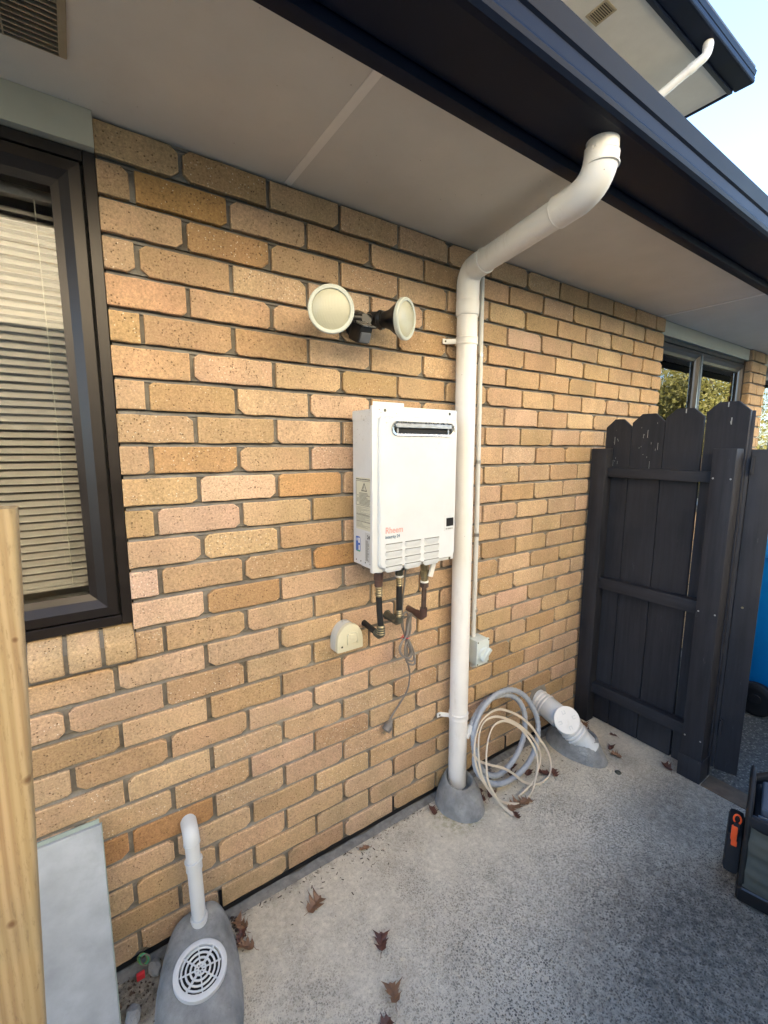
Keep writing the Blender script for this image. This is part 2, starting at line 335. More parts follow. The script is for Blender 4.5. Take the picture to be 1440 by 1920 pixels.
# ------------------------------------------------------------------ mesh helpers
class MB:
    def __init__(s): s.v = []; s.f = []
    def add(s, vs, fs):
        k = len(s.v); s.v += [tuple(map(float, q)) for q in vs]; s.f += [tuple(i+k for i in f) for f in fs]; return s
    def box(s, x0, x1, y0, y1, z0, z1, mtx=None):
        vs = [Vector((x, y, z)) for x in (x0, x1) for y in (y0, y1) for z in (z0, z1)]
        if mtx: vs = [mtx @ q for q in vs]
        return s.add(vs, [(0,1,3,2),(4,6,7,5),(0,4,5,1),(2,3,7,6),(0,2,6,4),(1,5,7,3)])
    def tube(s, pts, r, seg=14, caps=True, hollow=False):
        pts = [Vector(p) for p in pts]; n_ = len(pts); rr = r if isinstance(r, (list, tuple)) else [r]*n_
        T = []
        for i in range(n_):
            a = pts[max(0, i-1)]; b = pts[min(n_-1, i+1)]; T.append((b-a).normalized())
        up = Vector((0, 0, 1)) if abs(T[0].z) < .9 else Vector((1, 0, 0))
        N = (up - T[0]*up.dot(T[0])).normalized(); vs = []
        for i in range(n_):
            N = (N - T[i]*N.dot(T[i])).normalized(); B = T[i].cross(N)
            for k in range(seg):
                a = 2*math.pi*k/seg; vs.append(pts[i] + (N*math.cos(a)+B*math.sin(a))*rr[i])
        fs = [(i*seg+k, i*seg+(k+1) % seg, (i+1)*seg+(k+1) % seg, (i+1)*seg+k) for i in range(n_-1) for k in range(seg)]
        if caps: fs += [tuple(reversed(range(seg))), tuple(range((n_-1)*seg, n_*seg))]
        return s.add(vs, fs)
    def lathe(s, prof, origin, axis, seg=28, caps=True):
        """prof: list of (distance along the axis, radius)"""
        o = Vector(origin); a = Vector(axis).normalized()
        return s.tube2(o, a, prof, seg, caps)
    def tube2(s, o, a, prof, seg, caps):
        up = Vector((0, 0, 1)) if abs(a.z) < .9 else Vector((1, 0, 0))
        N = (up - a*up.dot(a)).normalized(); B = a.cross(N); vs = []
        for t, r in prof:
            for k in range(seg):
                g = 2*math.pi*k/seg; vs.append(o + a*t + (N*math.cos(g)+B*math.sin(g))*max(r, 1e-5))
        fs = [(i*seg+k, i*seg+(k+1) % seg, (i+1)*seg+(k+1) % seg, (i+1)*seg+k) for i in range(len(prof)-1) for k in range(seg)]
        if caps: fs += [tuple(reversed(range(seg))), tuple(range((len(prof)-1)*seg, len(prof)*seg))]
        return s.add(vs, fs)
    def prism(s, poly, axis, a0, a1, closed=True):
        """poly: 2D points in the plane across axis; axis 'X' -> (y,z), 'Y' -> (x,z), 'Z' -> (x,y)"""
        def P(t, p): return {'X': (t, p[0], p[1]), 'Y': (p[0], t, p[1]), 'Z': (p[0], p[1], t)}[axis]
        k = len(poly); vs = [P(a0, p) for p in poly] + [P(a1, p) for p in poly]
        fs = [(i, (i+1) % k, (i+1) % k+k, i+k) for i in range(k if closed else k-1)]
        if closed: fs += [tuple(reversed(range(k))), tuple(range(k, 2*k))]
        return s.add(vs, fs)

LOC = {}
def obj(name, mb, mat, parent=None, smooth=False, bevel=0, label=None, kind=None, seg=2, mtx=None, origin=None):
    me = bpy.data.meshes.new(name)
    L = Vector(LOC.get(parent.name, (0, 0, 0))) if parent else Vector(origin or (0, 0, 0))
    vs = [Vector(q) for q in mb.v]
    if mtx: vs = [mtx @ q for q in vs]
    me.from_pydata([q-L for q in vs], [], mb.f)
    bm = bmesh.new(); bm.from_mesh(me)
    bmesh.ops.recalc_face_normals(bm, faces=bm.faces)
    if bevel:
        es = [e for e in bm.edges if len(e.link_faces) == 2 and e.calc_face_angle(0) > .6]
        bmesh.ops.bevel(bm, geom=es, offset=bevel, segments=seg, profile=.6, affect='EDGES', clamp_overlap=True)
    if smooth or bevel:
        for f in bm.faces: f.smooth = True
        for e in bm.edges:
            if len(e.link_faces) == 2 and e.calc_face_angle(0) > .62: e.smooth = False
    bm.to_mesh(me); bm.free()
    me.materials.append(MT[mat] if isinstance(mat, str) else mat)
    o = bpy.data.objects.new(name, me); S.collection.objects.link(o)
    if parent: o.parent = parent; LOC[o.name] = L
    else: o.location = L; LOC[o.name] = L
    if label: o['label'] = label
    if kind: o['kind'] = kind
    return o
def thing(name, label, cat, loc, group=None):
    o = bpy.data.objects.new(name, None); S.collection.objects.link(o); o.location = loc; o.empty_display_size = .1
    o['label'] = label; o['category'] = cat
    if group: o['group'] = group
    LOC[o.name] = Vector(loc); return o
def tag(o, label, cat, group=None):
    o['label'] = label; o['category'] = cat
    if group: o['group'] = group
    return o
def smoothpts(pts, sub=6, closed=False):
    P = [Vector(p) for p in pts]; out_ = []
    n_ = len(P)
    for i in range(n_-1):
        p0 = P[i-1] if i else P[0]*2-P[1]; p1 = P[i]; p2 = P[i+1]; p3 = P[i+2] if i+2 < n_ else P[-1]*2-P[-2]
        for k in range(sub):
            t = k/sub
            out_.append(.5*((2*p1)+(p2-p0)*t+(2*p0-5*p1+4*p2-p3)*t*t+(3*p1-p0-3*p2+p3)*t**3))
    out_.append(P[-1]); return out_
def arc_elbow(a, b, c, rad, n_=8):
    """points rounding corner b between a and c"""
    a, b, c = Vector(a), Vector(b), Vector(c); u = (a-b).normalized(); v = (c-b).normalized()
    half = u.angle(v)/2; t = rad/math.tan(half); p0 = b+u*t; p1 = b+v*t; out_ = []
    for i in range(n_+1):
        s_ = i/n_; out_.append((1-s_)**2*p0+2*(1-s_)*s_*b+s_**2*p1)
    return out_
def text(name, body, size, mat, parent, mtx, extrude=.0003, align='LEFT', sx=1, bold=0):
    cu_ = bpy.data.curves.new(name, 'FONT'); cu_.body = body; cu_.size = size; cu_.extrude = extrude; cu_.align_x = align; cu_.offset = bold; cu_.resolution_u = 3
    t = bpy.data.objects.new(name, cu_); S.collection.objects.link(t)
    dg = bpy.context.evaluated_depsgraph_get(); me = bpy.data.meshes.new_from_object(t.evaluated_get(dg))
    bpy.data.objects.remove(t); bpy.data.curves.remove(cu_)
    L = Vector(LOC.get(parent.name, (0, 0, 0)))
    for v_ in me.vertices: q = mtx @ Vector((v_.co.x*sx, v_.co.y, v_.co.z)); v_.co = q-L
    me.materials.clear(); me.materials.append(MT[mat])
    o = bpy.data.objects.new(name, me); S.collection.objects.link(o); o.parent = parent; LOC[o.name] = L; return o

# ------------------------------------------------------------------ measures
CRS = 0.08682; ZS = 27*CRS+.015          # course height, soffit height
X0 = 0.045                                # right edge of the near window opening
X1 = 3.0; X2 = 4.51; X3 = 4.86            # far window opening; pier beyond it
Z_SILL = 1.083

# ------------------------------------------------------------------ ground (setting)
g = MB(); g.box(-3.5, 2.245, -2.26, -.038, -.10, 0); g.box(2.2452, 2.36, -.672, -.038, -.10, 0)
sl = obj('concrete_path', g, 'ground', kind='structure')
g = MB(); g.box(-60, 60, -60, 60, -.5, -.104); obj('ground', g, plain('lawn_and_soil', (.07, .075, .04), .95, var=.4, vs=3), kind='structure')
g = MB(); g.box(2.36, 14, -5.0, -.038, -.10, -.006); obj('driveway', g, 'asphalt', kind='structure')
# rough strip of footing along the foot of the wall
g = MB(); random.seed(4); N_ = 130; vs = []
for i in range(N_+1):
    x = -3.5+i*(9.5/N_); z = -.003+random.uniform(-.006, .004)
    vs += [(x, .006, z-.002), (x, -.016+random.uniform(-.003, .003), z), (x, -.037+random.uniform(-.003, .002), z-.004), (x, -.0375, -.09)]
g.add(vs, [(i*4+k, i*4+k+1, i*4+k+5, i*4+k+4) for i in range(N_) for k in range(3)])
obj('wall_footing', g, 'footing', smooth=True, kind='structure')

# ------------------------------------------------------------------ brick wall
def mortar_profile(z0, z1):
    """front line of the mortar from z0 up to z1: every bed joint slopes back under the brick above"""
    P_ = [(.11, z0), (.0125, z0)]
    for row in range(27, 0, -1):
        zc = ZS-(row-.5)*CRS; lo, hi = zc-.0376, zc+.0376
        if lo < z0+.002 or lo > z1: continue
        P_ += [(.021, lo+.001), (.0125, lo+.0012)]
        if hi < z1-.004: P_ += [(.0125, hi-.0012), (.0070, hi-.001)]
    P_ += [(.0125, z1), (.11, z1)]
    return P_
wall = MB()
for (xa, xb, z1) in ((X0+.004, X1-.006, ZS+.02), (-3.2, X0+.0039, Z_SILL-.101), (X1-.0059, X2+.006, Z_SILL-.101), (X2+.0061, X3-.006, ZS+.02), (X3-.0059, 7, Z_SILL-.101)):
    wall.prism(mortar_profile(.0162, z1), 'X', xa, xb)
wall.box(-3.2, 7, .014, .11, -.12, .0160)  # unseen base added so sun cannot leak under the wall
brick_wall = obj('brick_wall', wall, 'mortar')
tag(brick_wall, 'tan clay brick wall with grey mortar behind the white water heater', 'wall')

def brick_mesh(w_, h_, d_=.10, seed=0, cut=.42, jamb=0):
    r = random.Random(seed); hw, hh = w_/2, h_/2; pts = []
    cs = [(r.uniform(.009, .021) if r.random() < cut else r.uniform(.0004, .0016)) for _ in range(4)]
    if jamb < 0: cs[0] = cs[3] = .0006
    if jamb > 0: cs[1] = cs[2] = .0006
    j = lambda a: r.uniform(-a, a)
    def side(p, q, n_, jx, jz):
        for i in range(1, n_):
            t = i/n_; pts.append((p[0]+(q[0]-p[0])*t+j(jx), p[1]+(q[1]-p[1])*t+j(jz)))
    K = [(-hw+cs[0], -hh), (hw-cs[1], -hh), (hw, -hh+cs[1]*.8), (hw, hh-cs[2]*.8), (hw-cs[2], hh), (-hw+cs[3], hh), (-hw, hh-cs[3]*.8), (-hw, -hh+cs[0]*.8)]
    for i in range(8):
        a, b = K[i], K[(i+1) % 8]; pts.append(a)
        if i == 0: side(a, b, 6 if w_ > .15 else 3, .002, .0016)
        elif i == 4: side(a, b, 5 if w_ > .15 else 3, .002, .0009)
        elif i in (2, 6): side(a, b, 2, .0008, .001)
    n_ = len(pts); cx = sum(p[0] for p in pts)/n_; cz = sum(p[1] for p in pts)/n_
    def ins(p, e):
        dx = e if p[0] < 0 else -e; dz = e if p[1] < 0 else -e
        return (p[0]+dx*min(1, abs(p[0])/hw*1.2), p[1]+dz*min(1, abs(p[1])/hh*1.1))
    vs = [(p[0], .02, p[1]) for p in pts] + [(p[0], .0022, p[1]) for p in pts] + [(*(lambda q: (q[0], r.uniform(-.0006, .0006), q[1]))(ins(p, .0026)),) for p in pts]
    fs = [((i+1) % n_, i, i+n_, (i+1) % n_+n_) for i in range(n_)] + [((i+1) % n_+n_, i+n_, i+2*n_, (i+1) % n_+2*n_) for i in range(n_)]
    fs.append(tuple(range(2*n_, 3*n_)))
    me = bpy.data.meshes.new('brick'); me.from_pydata(vs, [], fs)
    bm = bmesh.new(); bm.from_mesh(me); bmesh.ops.recalc_face_normals(bm, faces=bm.faces)
    bm.to_mesh(me); bm.free(); me.materials.append(MT['brick']); me.materials.append(MT['arris'])
    for k in range(n_, 2*n_): me.polygons[k].material_index = 1
    return me
BM = {}
def get_brick(w_, h_=.0743, jamb=0):
    key = (round(w_, 2), round(h_, 3), jamb); n_ = 34 if key[0] >= .22 and not jamb else 6
    lst = BM.setdefault(key, [])
    if len(lst) < n_: lst.append(brick_mesh(w_, h_, seed=len(lst)*7+int(w_*1000), jamb=jamb))
    else: return rnd.choice(lst)
    return lst[-1]
PAL = [(.50, .350, .200), (.47, .325, .180), (.53, .380, .225), (.55, .390, .240), (.46, .315, .170), (.51, .360, .210), (.44, .300, .160), (.56, .400, .255), (.50, .355, .205), (.53, .375, .225)]
DARK = (.44, .275, .130)
bricks = []
def put_brick(xa, xb, z, y=0, tint=None, h_=.0743, jamb=0):
    w_ = xb-xa
    if w_ < .02: return
    me = get_brick(w_, h_, jamb); o = bpy.data.objects.new('brick', me)
    sx = w_/(max(q.co.x for q in me.vertices)-min(q.co.x for q in me.vertices))
    o.location = ((xa+xb)/2+rnd.uniform(-.0012, .0012), y+rnd.uniform(-.0012, .0012), z+rnd.uniform(-.001, .001))
    flip = rnd.random() < .5 and not jamb
    o.rotation_euler = (rnd.uniform(-.006, .006), (rnd.uniform(-.004, .004)), rnd.uniform(-.003, .003))
    o.scale = (-sx if flip else sx, 1, 1)
    c = tint or PAL[min(len(PAL)-1, int(rnd.random()*len(PAL)))]
    k = rnd.uniform(.88, 1.03); o.color = (c[0]*k*1.01, c[1]*k*rnd.uniform(.965, 1.02), c[2]*k*rnd.uniform(.92, 1.06), 1)
    bricks.append(o); return o
tints = {(3, 1): DARK, (10, 1): DARK, (2, 1): (.46, .27, .11), (14, 0): (.60, .43, .30), (15, 0): (.58, .41, .29), (11, 1): (.61, .45, .31), (11, 0): (.57, .39, .22), (5, 0): (.60, .385, .24), (7, 0): (.56, .385, .23),
         (15, 1): DARK, (23, 0): (.44, .25, .10), (11, 2): (.56, .34, .16), (14, 3): (.54, .32, .14), (8, 1): (.50, .34, .17), (9, 2): (.62, .44, .27), (19, 3): (.62, .43, .28)}
J = .0064
for row in range(1, 28):
    z = ZS-(row-.5)*CRS; odd = row % 2
    shift = 0 if row < 17 else -.009
    start = X0+.001 if row <= 16 else None
    xs = []
    x = (0.0 if odd else -.12)+shift
    if row > 16:
        while x > -1.3: x -= .24
    idx = 0
    while x < 7:
        a, b = x, x+.24
        spans = []
        aa, bb = a+J, b-J
        if row <= 16: regs = [(X0, X1)]
        else: regs = [(-1.3, 7)]
        if row <= 16: regs += [(X2, X3)]
        for (ra, rb) in regs:
            u, v_ = max(aa, ra), min(bb, rb)
            if v_-u > .02:
                o = put_brick(u, v_, z, tint=tints.get((row, idx)), jamb=-1 if u in (X0, X2) else (1 if v_ in (X1, X3) else 0))
                o['r'] = row
        if b > X0: idx += 1
        x = b
# the 300 that show largest in the photograph stay single, the rest become one part
def size_seen(o):
    d = Vector(o.location)-M.translation; dep = d.dot(cf)
    if dep < .1: return -1
    u = d.dot(cr)/dep; v_ = d.dot(cu)/dep
    if abs(u) > .92 or abs(v_) > 1.2: return -1
    if o.location.x > 2.42 and o.location.z < 1.52: return -.5      # behind the fence panel
    w_ = o.dimensions.x if o.dimensions.x else .2
    return w_/(dep**3)
bricks.sort(key=size_seen, reverse=True)
for o in bricks[:300]:
    del o['r']; S.collection.objects.link(o); o.parent = brick_wall
rest = MB()
for o in bricks[300:]:
    if o.location.x > 7: continue
    mtx = Matrix.LocRotScale(o.location, o.rotation_euler, o.scale)
    rest.add([mtx @ q.co for q in o.data.vertices], [tuple(p.vertices) for p in o.data.polygons])
ro = obj('bricks', rest, 'brick', parent=brick_wall, kind='stuff'); ro.color = (.50, .33, .17, 1)
for o in bricks[300:]: bpy.data.objects.remove(o)
# reveal bricks of the pier and window jambs (header faces seen edge on)
def reveal(xf, row, s_):
    z = ZS-(row-.5)*CRS; b = MB(); b.box(min(xf, xf+s_*.012), max(xf, xf+s_*.012), .004, .10, z-.0376, z+.0376)
    o = obj('brick', b, 'brick', parent=brick_wall, bevel=.002, seg=1); c = rnd.choice(PAL); o.color = (*c, 1)
for row in range(1, 12): reveal(X2-.003, row, 1)
# black weep slots and membrane line at the bottom course
g = MB(); g.box(-3.2, 7, .0035, .0080, .0005, .0158); obj('membrane_strip', g, 'membrane', parent=brick_wall)
for xw in (.232, .952, 1.672):
    g = MB(); g.box(xw-.0045, xw+.0045, .0015, .0084, .016, .086); obj('weep_slot', g, 'membrane', parent=brick_wall)
# brick on edge sills
def sill_bricks(xr, n_, parent):
    for i in range(n_):
        x1 = xr-.003-i*.0815; x0 = x1-.0715; e = .006
        zb, zf, zt = .984, 1.043, Z_SILL-.004
        prof = [(.09, zb), (-.026, zb), (-.031, zb+.005), (-.032, zf-.004), (-.027, zf+.002), (.02, zt), (.09, zt)]
        g = MB(); g.prism(prof, 'X', x0, x1)
        o = obj('sill_brick', g, 'brick', parent=parent, bevel=.003, seg=1); c = rnd.choice([(.50, .35, .19), (.48, .34, .18), (.53, .38, .22)]); o.color = (*c, 1)
    g = MB(); g.prism([(.09, .975), (-.014, .975), (-.022, .99), (-.024, 1.038), (.02, Z_SILL-.010), (.09, Z_SILL-.010)], 'X', xr-.004-n_*.0815, xr-.001)
    obj('sill_mortar', g, 'mortar', parent=parent)
sill_bricks(X0, 14, brick_wall)
sill_bricks(X2, 17, brick_wall)

# ------------------------------------------------------------------ windows
def cyl_between(a, b, r, seg=8):
    return MB().tube([a, b], r, seg)
def window(label, xa, xb, yf, z0, z1, mull, loc, header=True):
    t = thing('window', label, 'window', loc)
    def ring(name, xa, xb, z0, z1, w_, y0, y1, mat='frame', bev=.0015):
        g = MB(); 
        for (a, b, c, d) in ((xa, xa+w_, z0, z1), (xb-w_, xb, z0, z1)): g.box(a, b, y0, y1, c, d)
        for (c, d) in ((z0, z0+w_), (z1-w_, z1)): g.box(xa+w_+.0003, xb-w_-.0003, y0+.0006, y1, c, d)
        return obj(name, g, mat, parent=t, bevel=bev, seg=1)
    ring('outer_frame', xa, xb, z0, z1, .0265, yf, yf+.07)
    ring('seal', xa+.02, xb-.02, z0+.02, z1-.02, .014, yf+.02, yf+.06, 'seal', 0)
    cuts = [xa+.0335]+[m for m in mull]+[xb-.0335]
    k = 0
    for i in range(len(cuts)-1):
        sa = cuts[i]+(.003 if i else 0); sb = cuts[i+1]-(.003 if i < len(cuts)-2 else 0); za, zb_ = z0+.0335, z1-.0335
        sash = MB()
        prof = [(0, yf-.004), (.024, yf-.006), (.045, yf+.008), (.062, yf+.014), (.062, yf+.05), (0, yf+.05)]  # (inset, y)
        def loop(inset): return [(sa+inset, za+inset), (sb-inset, za+inset), (sb-inset, zb_-inset), (sa+inset, zb_-inset)]
        vs = []
        for ins_, y in prof: vs += [(q[0], y, q[1]) for q in loop(ins_)]
        n_ = len(prof)
        sash.add(vs, [(((j+0) % n_)*4+q, ((j+0) % n_)*4+(q+1) % 4, ((j+1) % n_)*4+(q+1) % 4, ((j+1) % n_)*4+q) for j in range(n_) for q in range(4)])
        so = obj('sash', sash, 'frame', parent=t)
        pane = MB().box(sa+.058, sb-.058, yf+.024, yf+.029, za+.058, zb_-.058)
        obj('pane', pane, 'glass', parent=so)
        # venetian blind behind the pane
        g = MB().box(sa+.05, sb-.05, yf+.075, yf+.10, zb_-.075, zb_-.045); obj('blind_headrail', g, 'slat', parent=t, bevel=.002)
        top, bot = zb_-.085, za+.078; p = .0198; nn = int((top-bot)/p)
        proto = None
        for q in range(nn):
            zc = bot+.012+q*p
            if q == 0:
                g = MB(); arc = [(-.0090, -.0086), (-.0035, -.0024), (.0035, .0030), (.0090, .0066)]
                th = .0006; vs = []
                for y_, z_ in arc: vs += [(sa+.052, yf+.088-y_, zc-z_*1.15), (sb-.052, yf+.088-y_, zc-z_*1.15)]
                for y_, z_ in arc: vs += [(sa+.052, yf+.088-y_, zc-z_*1.15-th), (sb-.052, yf+.088-y_, zc-z_*1.15-th)]
                fs = [(i_*2, i_*2+1, i_*2+3, i_*2+2) for i_ in range(3)]+[(8+i_*2, 8+i_*2+2, 8+i_*2+3, 8+i_*2+1) for i_ in range(3)]+[(0, 8, 9, 1), (6, 7, 15, 14)]
                g.add(vs, fs); proto = obj('blind_slat', g, 'slat', parent=t)
                for pl in proto.data.polygons: pl.use_smooth = True
            else:
                o = bpy.data.objects.new('blind_slat', proto.data); S.collection.objects.link(o); o.parent = t; o.location = (0, 0, q*p)
                o.rotation_euler = (0, rnd.uniform(-.0006, .0006), 0)
        g = MB().box(sa+.052, sb-.052, yf+.077, yf+.099, bot-.008, bot+.002); obj('blind_bottom_rail', g, 'slat', parent=t, bevel=.002)
        for xc in (sb-.052-.030-.015 if i == len(cuts)-2 else sb-.15, sa+.14):
            g = MB().tube([(xc, yf+.0755, bot), (xc, yf+.0755, top+.01)], .0009, 6); obj('blind_cord', g, 'cord_white', parent=t)
    if header:
        g = MB().box(xa-.0005, xb-.001, yf-.022, yf+.02, z1+.001, ZS-.0005); obj('head_board', g, 'header', parent=t)
    # dim room behind
    g = MB(); g.box(xa-.25, xb+.25, yf+1.6, yf+1.65, .2, 2.45); g.box(xa-.25, xa-.2, yf+.10, yf+1.6, .2, 2.45); g.box(xb+.2, xb+.25, yf+.10, yf+1.6, .2, 2.45)
    g.box(xa-.25, xb+.25, yf+.10, yf+1.6, .15, .2); g.box(xa-.25, xb+.25, yf+.10, yf+1.6, 2.45, 2.5)
    obj('room', g, 'darkroom', parent=t)
    return t
window('near dark aluminium window with venetian blinds, at the left above the brick sill', -1.25, X0-.001, .004, Z_SILL, 2.277, [-.62], (-.6, 0, Z_SILL))
window('far dark window of two panes seen over the charcoal fence pickets', X1-.004, X2-.005, .045, Z_SILL, 2.272, [3.66], (3.75, 0, Z_SILL))
window('farthest window, a sliver of blinds beyond the brick pier at the right edge', X3-.004, 6.3, .045, Z_SILL, 2.272, [5.5], (5.6, 0, Z_SILL))

# ------------------------------------------------------------------ lower eave
eave = thing('eave', 'low eave with pale soffit and dark gutter over the brick wall', 'eave', (1.2, -.3, ZS))
js = [-1.86, .54, 2.94, 5.34, 7.6]
xa = -3.0
for j_ in js:
    g = MB().box(xa+.002, j_-.002, -.5045, .02, ZS, ZS+.006); obj('soffit_panel', g, 'soffit', parent=eave)
    if j_ < 7.5:
        g = MB().box(j_-.012, j_+.012, -.504, .0, ZS-.0022, ZS-.0005); obj('joint_strip', g, 'soffit_strip', parent=eave, bevel=.0006, seg=1)
    xa = j_
g = MB().box(-3, 7.6, -.541, -.5048, ZS-.012, ZS+.16); obj('fascia', g, 'gutter', parent=eave, bevel=.003)
def gutter(y, z, s_, xa, xb, parent):
    """y,z: fascia face and soffit level; profile closed as a thin shell"""
    P_ = [(-.0, .11), (-.0, .016), (-.008, .010), (-.150, .006), (-.164, .008), (-.172, .016), (-.175, .026), (-.172, .034), (-.1725, .060), (-.168, .064), (-.168, .069), (-.174, .074), (-.182, .104), (-.184, .112), (-.178, .116), (-.168, .113)]
    inner = [(-.171, .106), (-.165, .072), (-.165, .03), (-.155, .014), (-.010, .016), (-.005, .11)]
    g = MB(); g.prism([(y+a*s_, z+b*s_) for a, b in P_+inner], 'X', xa, xb); return obj('gutter', g, 'gutter', parent=parent)
gutter(-.5415, ZS-.002, 1.0, -3, 7.6, eave)
# lower roof running up to the upper storey
g = MB(); g.prism([(-.56, ZS+.13), (-.56, ZS+.15), (1.5, ZS+.85), (1.5, ZS+.80)], 'X', -3.2, 8); roof = obj('roof', g, 'roof', parent=eave)

# soffit vent, near left corner
vt = thing('air_vent', 'beige louvred air vent set in the soffit above the near window', 'vent', (-.16, -.26, ZS))
va, vb, vc, vd = -.315, -.002, -.470, -.160
g = MB(); g.box(va, vb, vc, vc+.014, ZS-.007, ZS-.0008); g.box(va, vb, vd-.003, vd, ZS-.005, ZS-.0008); g.box(va, va+.014, vc+.0142, vd-.0032, ZS-.007, ZS-.0008); g.box(vb-.014, vb, vc+.0142, vd-.0032, ZS-.007, ZS-.0008)
obj('vent_frame', g, 'vent', parent=vt, bevel=.001, seg=1)
g = MB().box(va+.01, vb-.01, vc+.01, vd-.004, ZS-.0018, ZS-.0006); obj('vent_gauze', g, 'vent_dark', parent=vt)
q = vc+.022; pr_ = None
while q < vd-.006:
    if pr_ is None:
        g = MB().box(va+.0143, vb-.0143, q, q+.003, ZS-.0075, ZS-.0021); pr_ = obj('vent_louvre', g, 'vent', parent=vt); q00 = q
    else:
        o = bpy.data.objects.new('vent_louvre', pr_.data); S.collection.objects.link(o); o.parent = vt; o.location = (0, q-q00, 0)
    q += .0135
for xb_ in (-.102, -.205):
    g = MB().box(xb_-.0015, xb_+.0015, vc+.0145, vd-.0035, ZS-.0072, ZS-.0022); obj('vent_bar', g, 'vent', parent=vt)

# ------------------------------------------------------------------ upper storey
ZU = 5.3
up = thing('upper_eave', 'upper storey eave with pale soffit and brown gutter against the sky', 'eave', (4, 1.0, ZU))
for a, b in ((-14, -.7), (-.696, 1.70), (1.704, 4.0), (4.004, 5.955)):  # unseen left run lengthened to shade the neighbour's wall
    g = MB().box(a, b, .932, 1.62, ZU, ZU+.006); obj('soffit_panel', g, 'soffit', parent=up)
g = MB().box(-14, 5.99, .895, .9315, ZU-.012, ZU+.16); obj('fascia', g, 'gutter', parent=up, bevel=.003)
g = MB().box(5.9555, 5.99, .9318, 3.4, ZU-.012, ZU+.16); obj('end_fascia', g, 'gutter', parent=up, bevel=.003)
gutter(.8945, ZU-.002, 1.0, -14, 6.03, up)
g = MB(); g.prism([(.72, ZU+.13), (.72, ZU+.15), (4.0, ZU+1.1), (6.5, ZU+.15), (6.5, ZU+.1), (4.0, ZU+1.0)], 'X', -14.2, 6.01); obj('roof', g, 'roof', parent=up)
g = MB(); g.box(-14, 5.4, 1.62, 6.4, 2.7, ZU+.1); g.box(-14, -3.3, .2, 1.6, -.1, 2.7); g.box(-3.29, 8, 1.78, 6.4, -.1, 2.69); g.box(7.2, 7.4, .12, 1.77, -.1, 2.69); ust = obj('unseen_house_block', g, 'mortar'); tag(ust, 'unseen upper storey and ground floor blocks, extended to block the sun', 'wall')  # unseen boxes added and lengthened to stop sun leaks and shade the neighbour's wall
uv = thing('air_vent', 'small louvred air vent in the upper soffit near the sky', 'vent', (4.0, 1.2, ZU))
g = MB(); xa, xb, ya, yb = 3.92, 4.085, 1.115, 1.305
for bx in ((xa, xb, ya, ya+.016), (xa, xb, yb-.016, yb), (xa, xa+.016, ya+.0162, yb-.0162), (xb-.016, xb, ya+.0162, yb-.0162)): g.box(*bx, ZU-.007, ZU-.0008)
obj('vent_frame', g, 'vent', parent=uv)
g = MB().box(xa+.01, xb-.01, ya+.01, yb-.01, ZU-.0018, ZU-.0006); obj('vent_gauze', g, 'vent_dark', parent=uv)
for k in range(9):
    g = MB().box(xa+.0165, xb-.0165, ya+.022+k*.0175, ya+.027+k*.0175, ZU-.0065, ZU-.0021); obj('vent_louvre', g, 'vent', parent=uv)

def downpipe(name_label, r, segs, parent_loc, collars, mat='pvc'):
    pass
# upper downpipe
ud = thing('downpipe', 'short white downpipe kicking back under the upper soffit', 'downpipe', (5.1, .8, ZU))
A, B_, C_, D_ = (5.10, .80, ZU+.004), (5.10, .80, ZU-.10), (4.95, 1.57, ZU-.42), (4.95, 1.57, 2.9)
pts = [A]+arc_elbow(A, B_, C_, .07)+arc_elbow(B_, C_, D_, .07)+[D_]
obj('pipe', MB().tube(pts, .040, 18), 'pvc', parent=ud, smooth=True)
dn = (Vector(C_)-Vector(B_)).normalized()
for t_, l_ in ((.10, .05),):
    p = Vector(B_)+dn*t_; obj('collar', MB().tube([p, p+dn*l_], .0445, 18), 'pvc', parent=ud, smooth=True)
obj('collar', MB().tube([(5.10, .80, ZU-.012), (5.10, .80, ZU-.055)], .0445, 18), 'pvc', parent=ud, smooth=True)

# ------------------------------------------------------------------ main downpipe
dp = thing('downpipe', 'tall white downpipe running from the dark gutter down the brick wall', 'downpipe', (1.262, -.056, 0))
A, B_, C_, D_ = (1.150, -.640, ZS+.008), (1.150, -.640, 2.255), (1.252, -.057, 2.255), (1.270, -.057, .045)
B_ = (1.150, -.640, 2.262)
C_ = (1.2515, -.057, 2.243)
A = Vector(A); B_ = Vector(B_); C_ = Vector(C_); D_ = Vector(D_)
e1 = arc_elbow(A, B_, C_, .085, 10); e2 = arc_elbow(B_, C_, D_, .06, 10)
RP = .0405; RC = .0440
obj('pipe', MB().tube([A]+e1+e2+[C_*.999+D_*.001 if False else e2[-1]+(D_-e2[-1])*.001, D_], RP, 28, caps=False), 'pvc', parent=dp, smooth=True)
dn = (C_-B_).normalized(); dv = (D_-C_).normalized()
def collar(p, d_, l_, r=RC, name='collar'):
    g = MB(); g.lathe([(0, RP-.002), (0, r-.001), (.0015, r), (l_-.0015, r), (l_, r-.001), (l_, RP-.002)], p, d_, 28, caps=False); return obj(name, g, 'pvc', parent=dp, smooth=True)
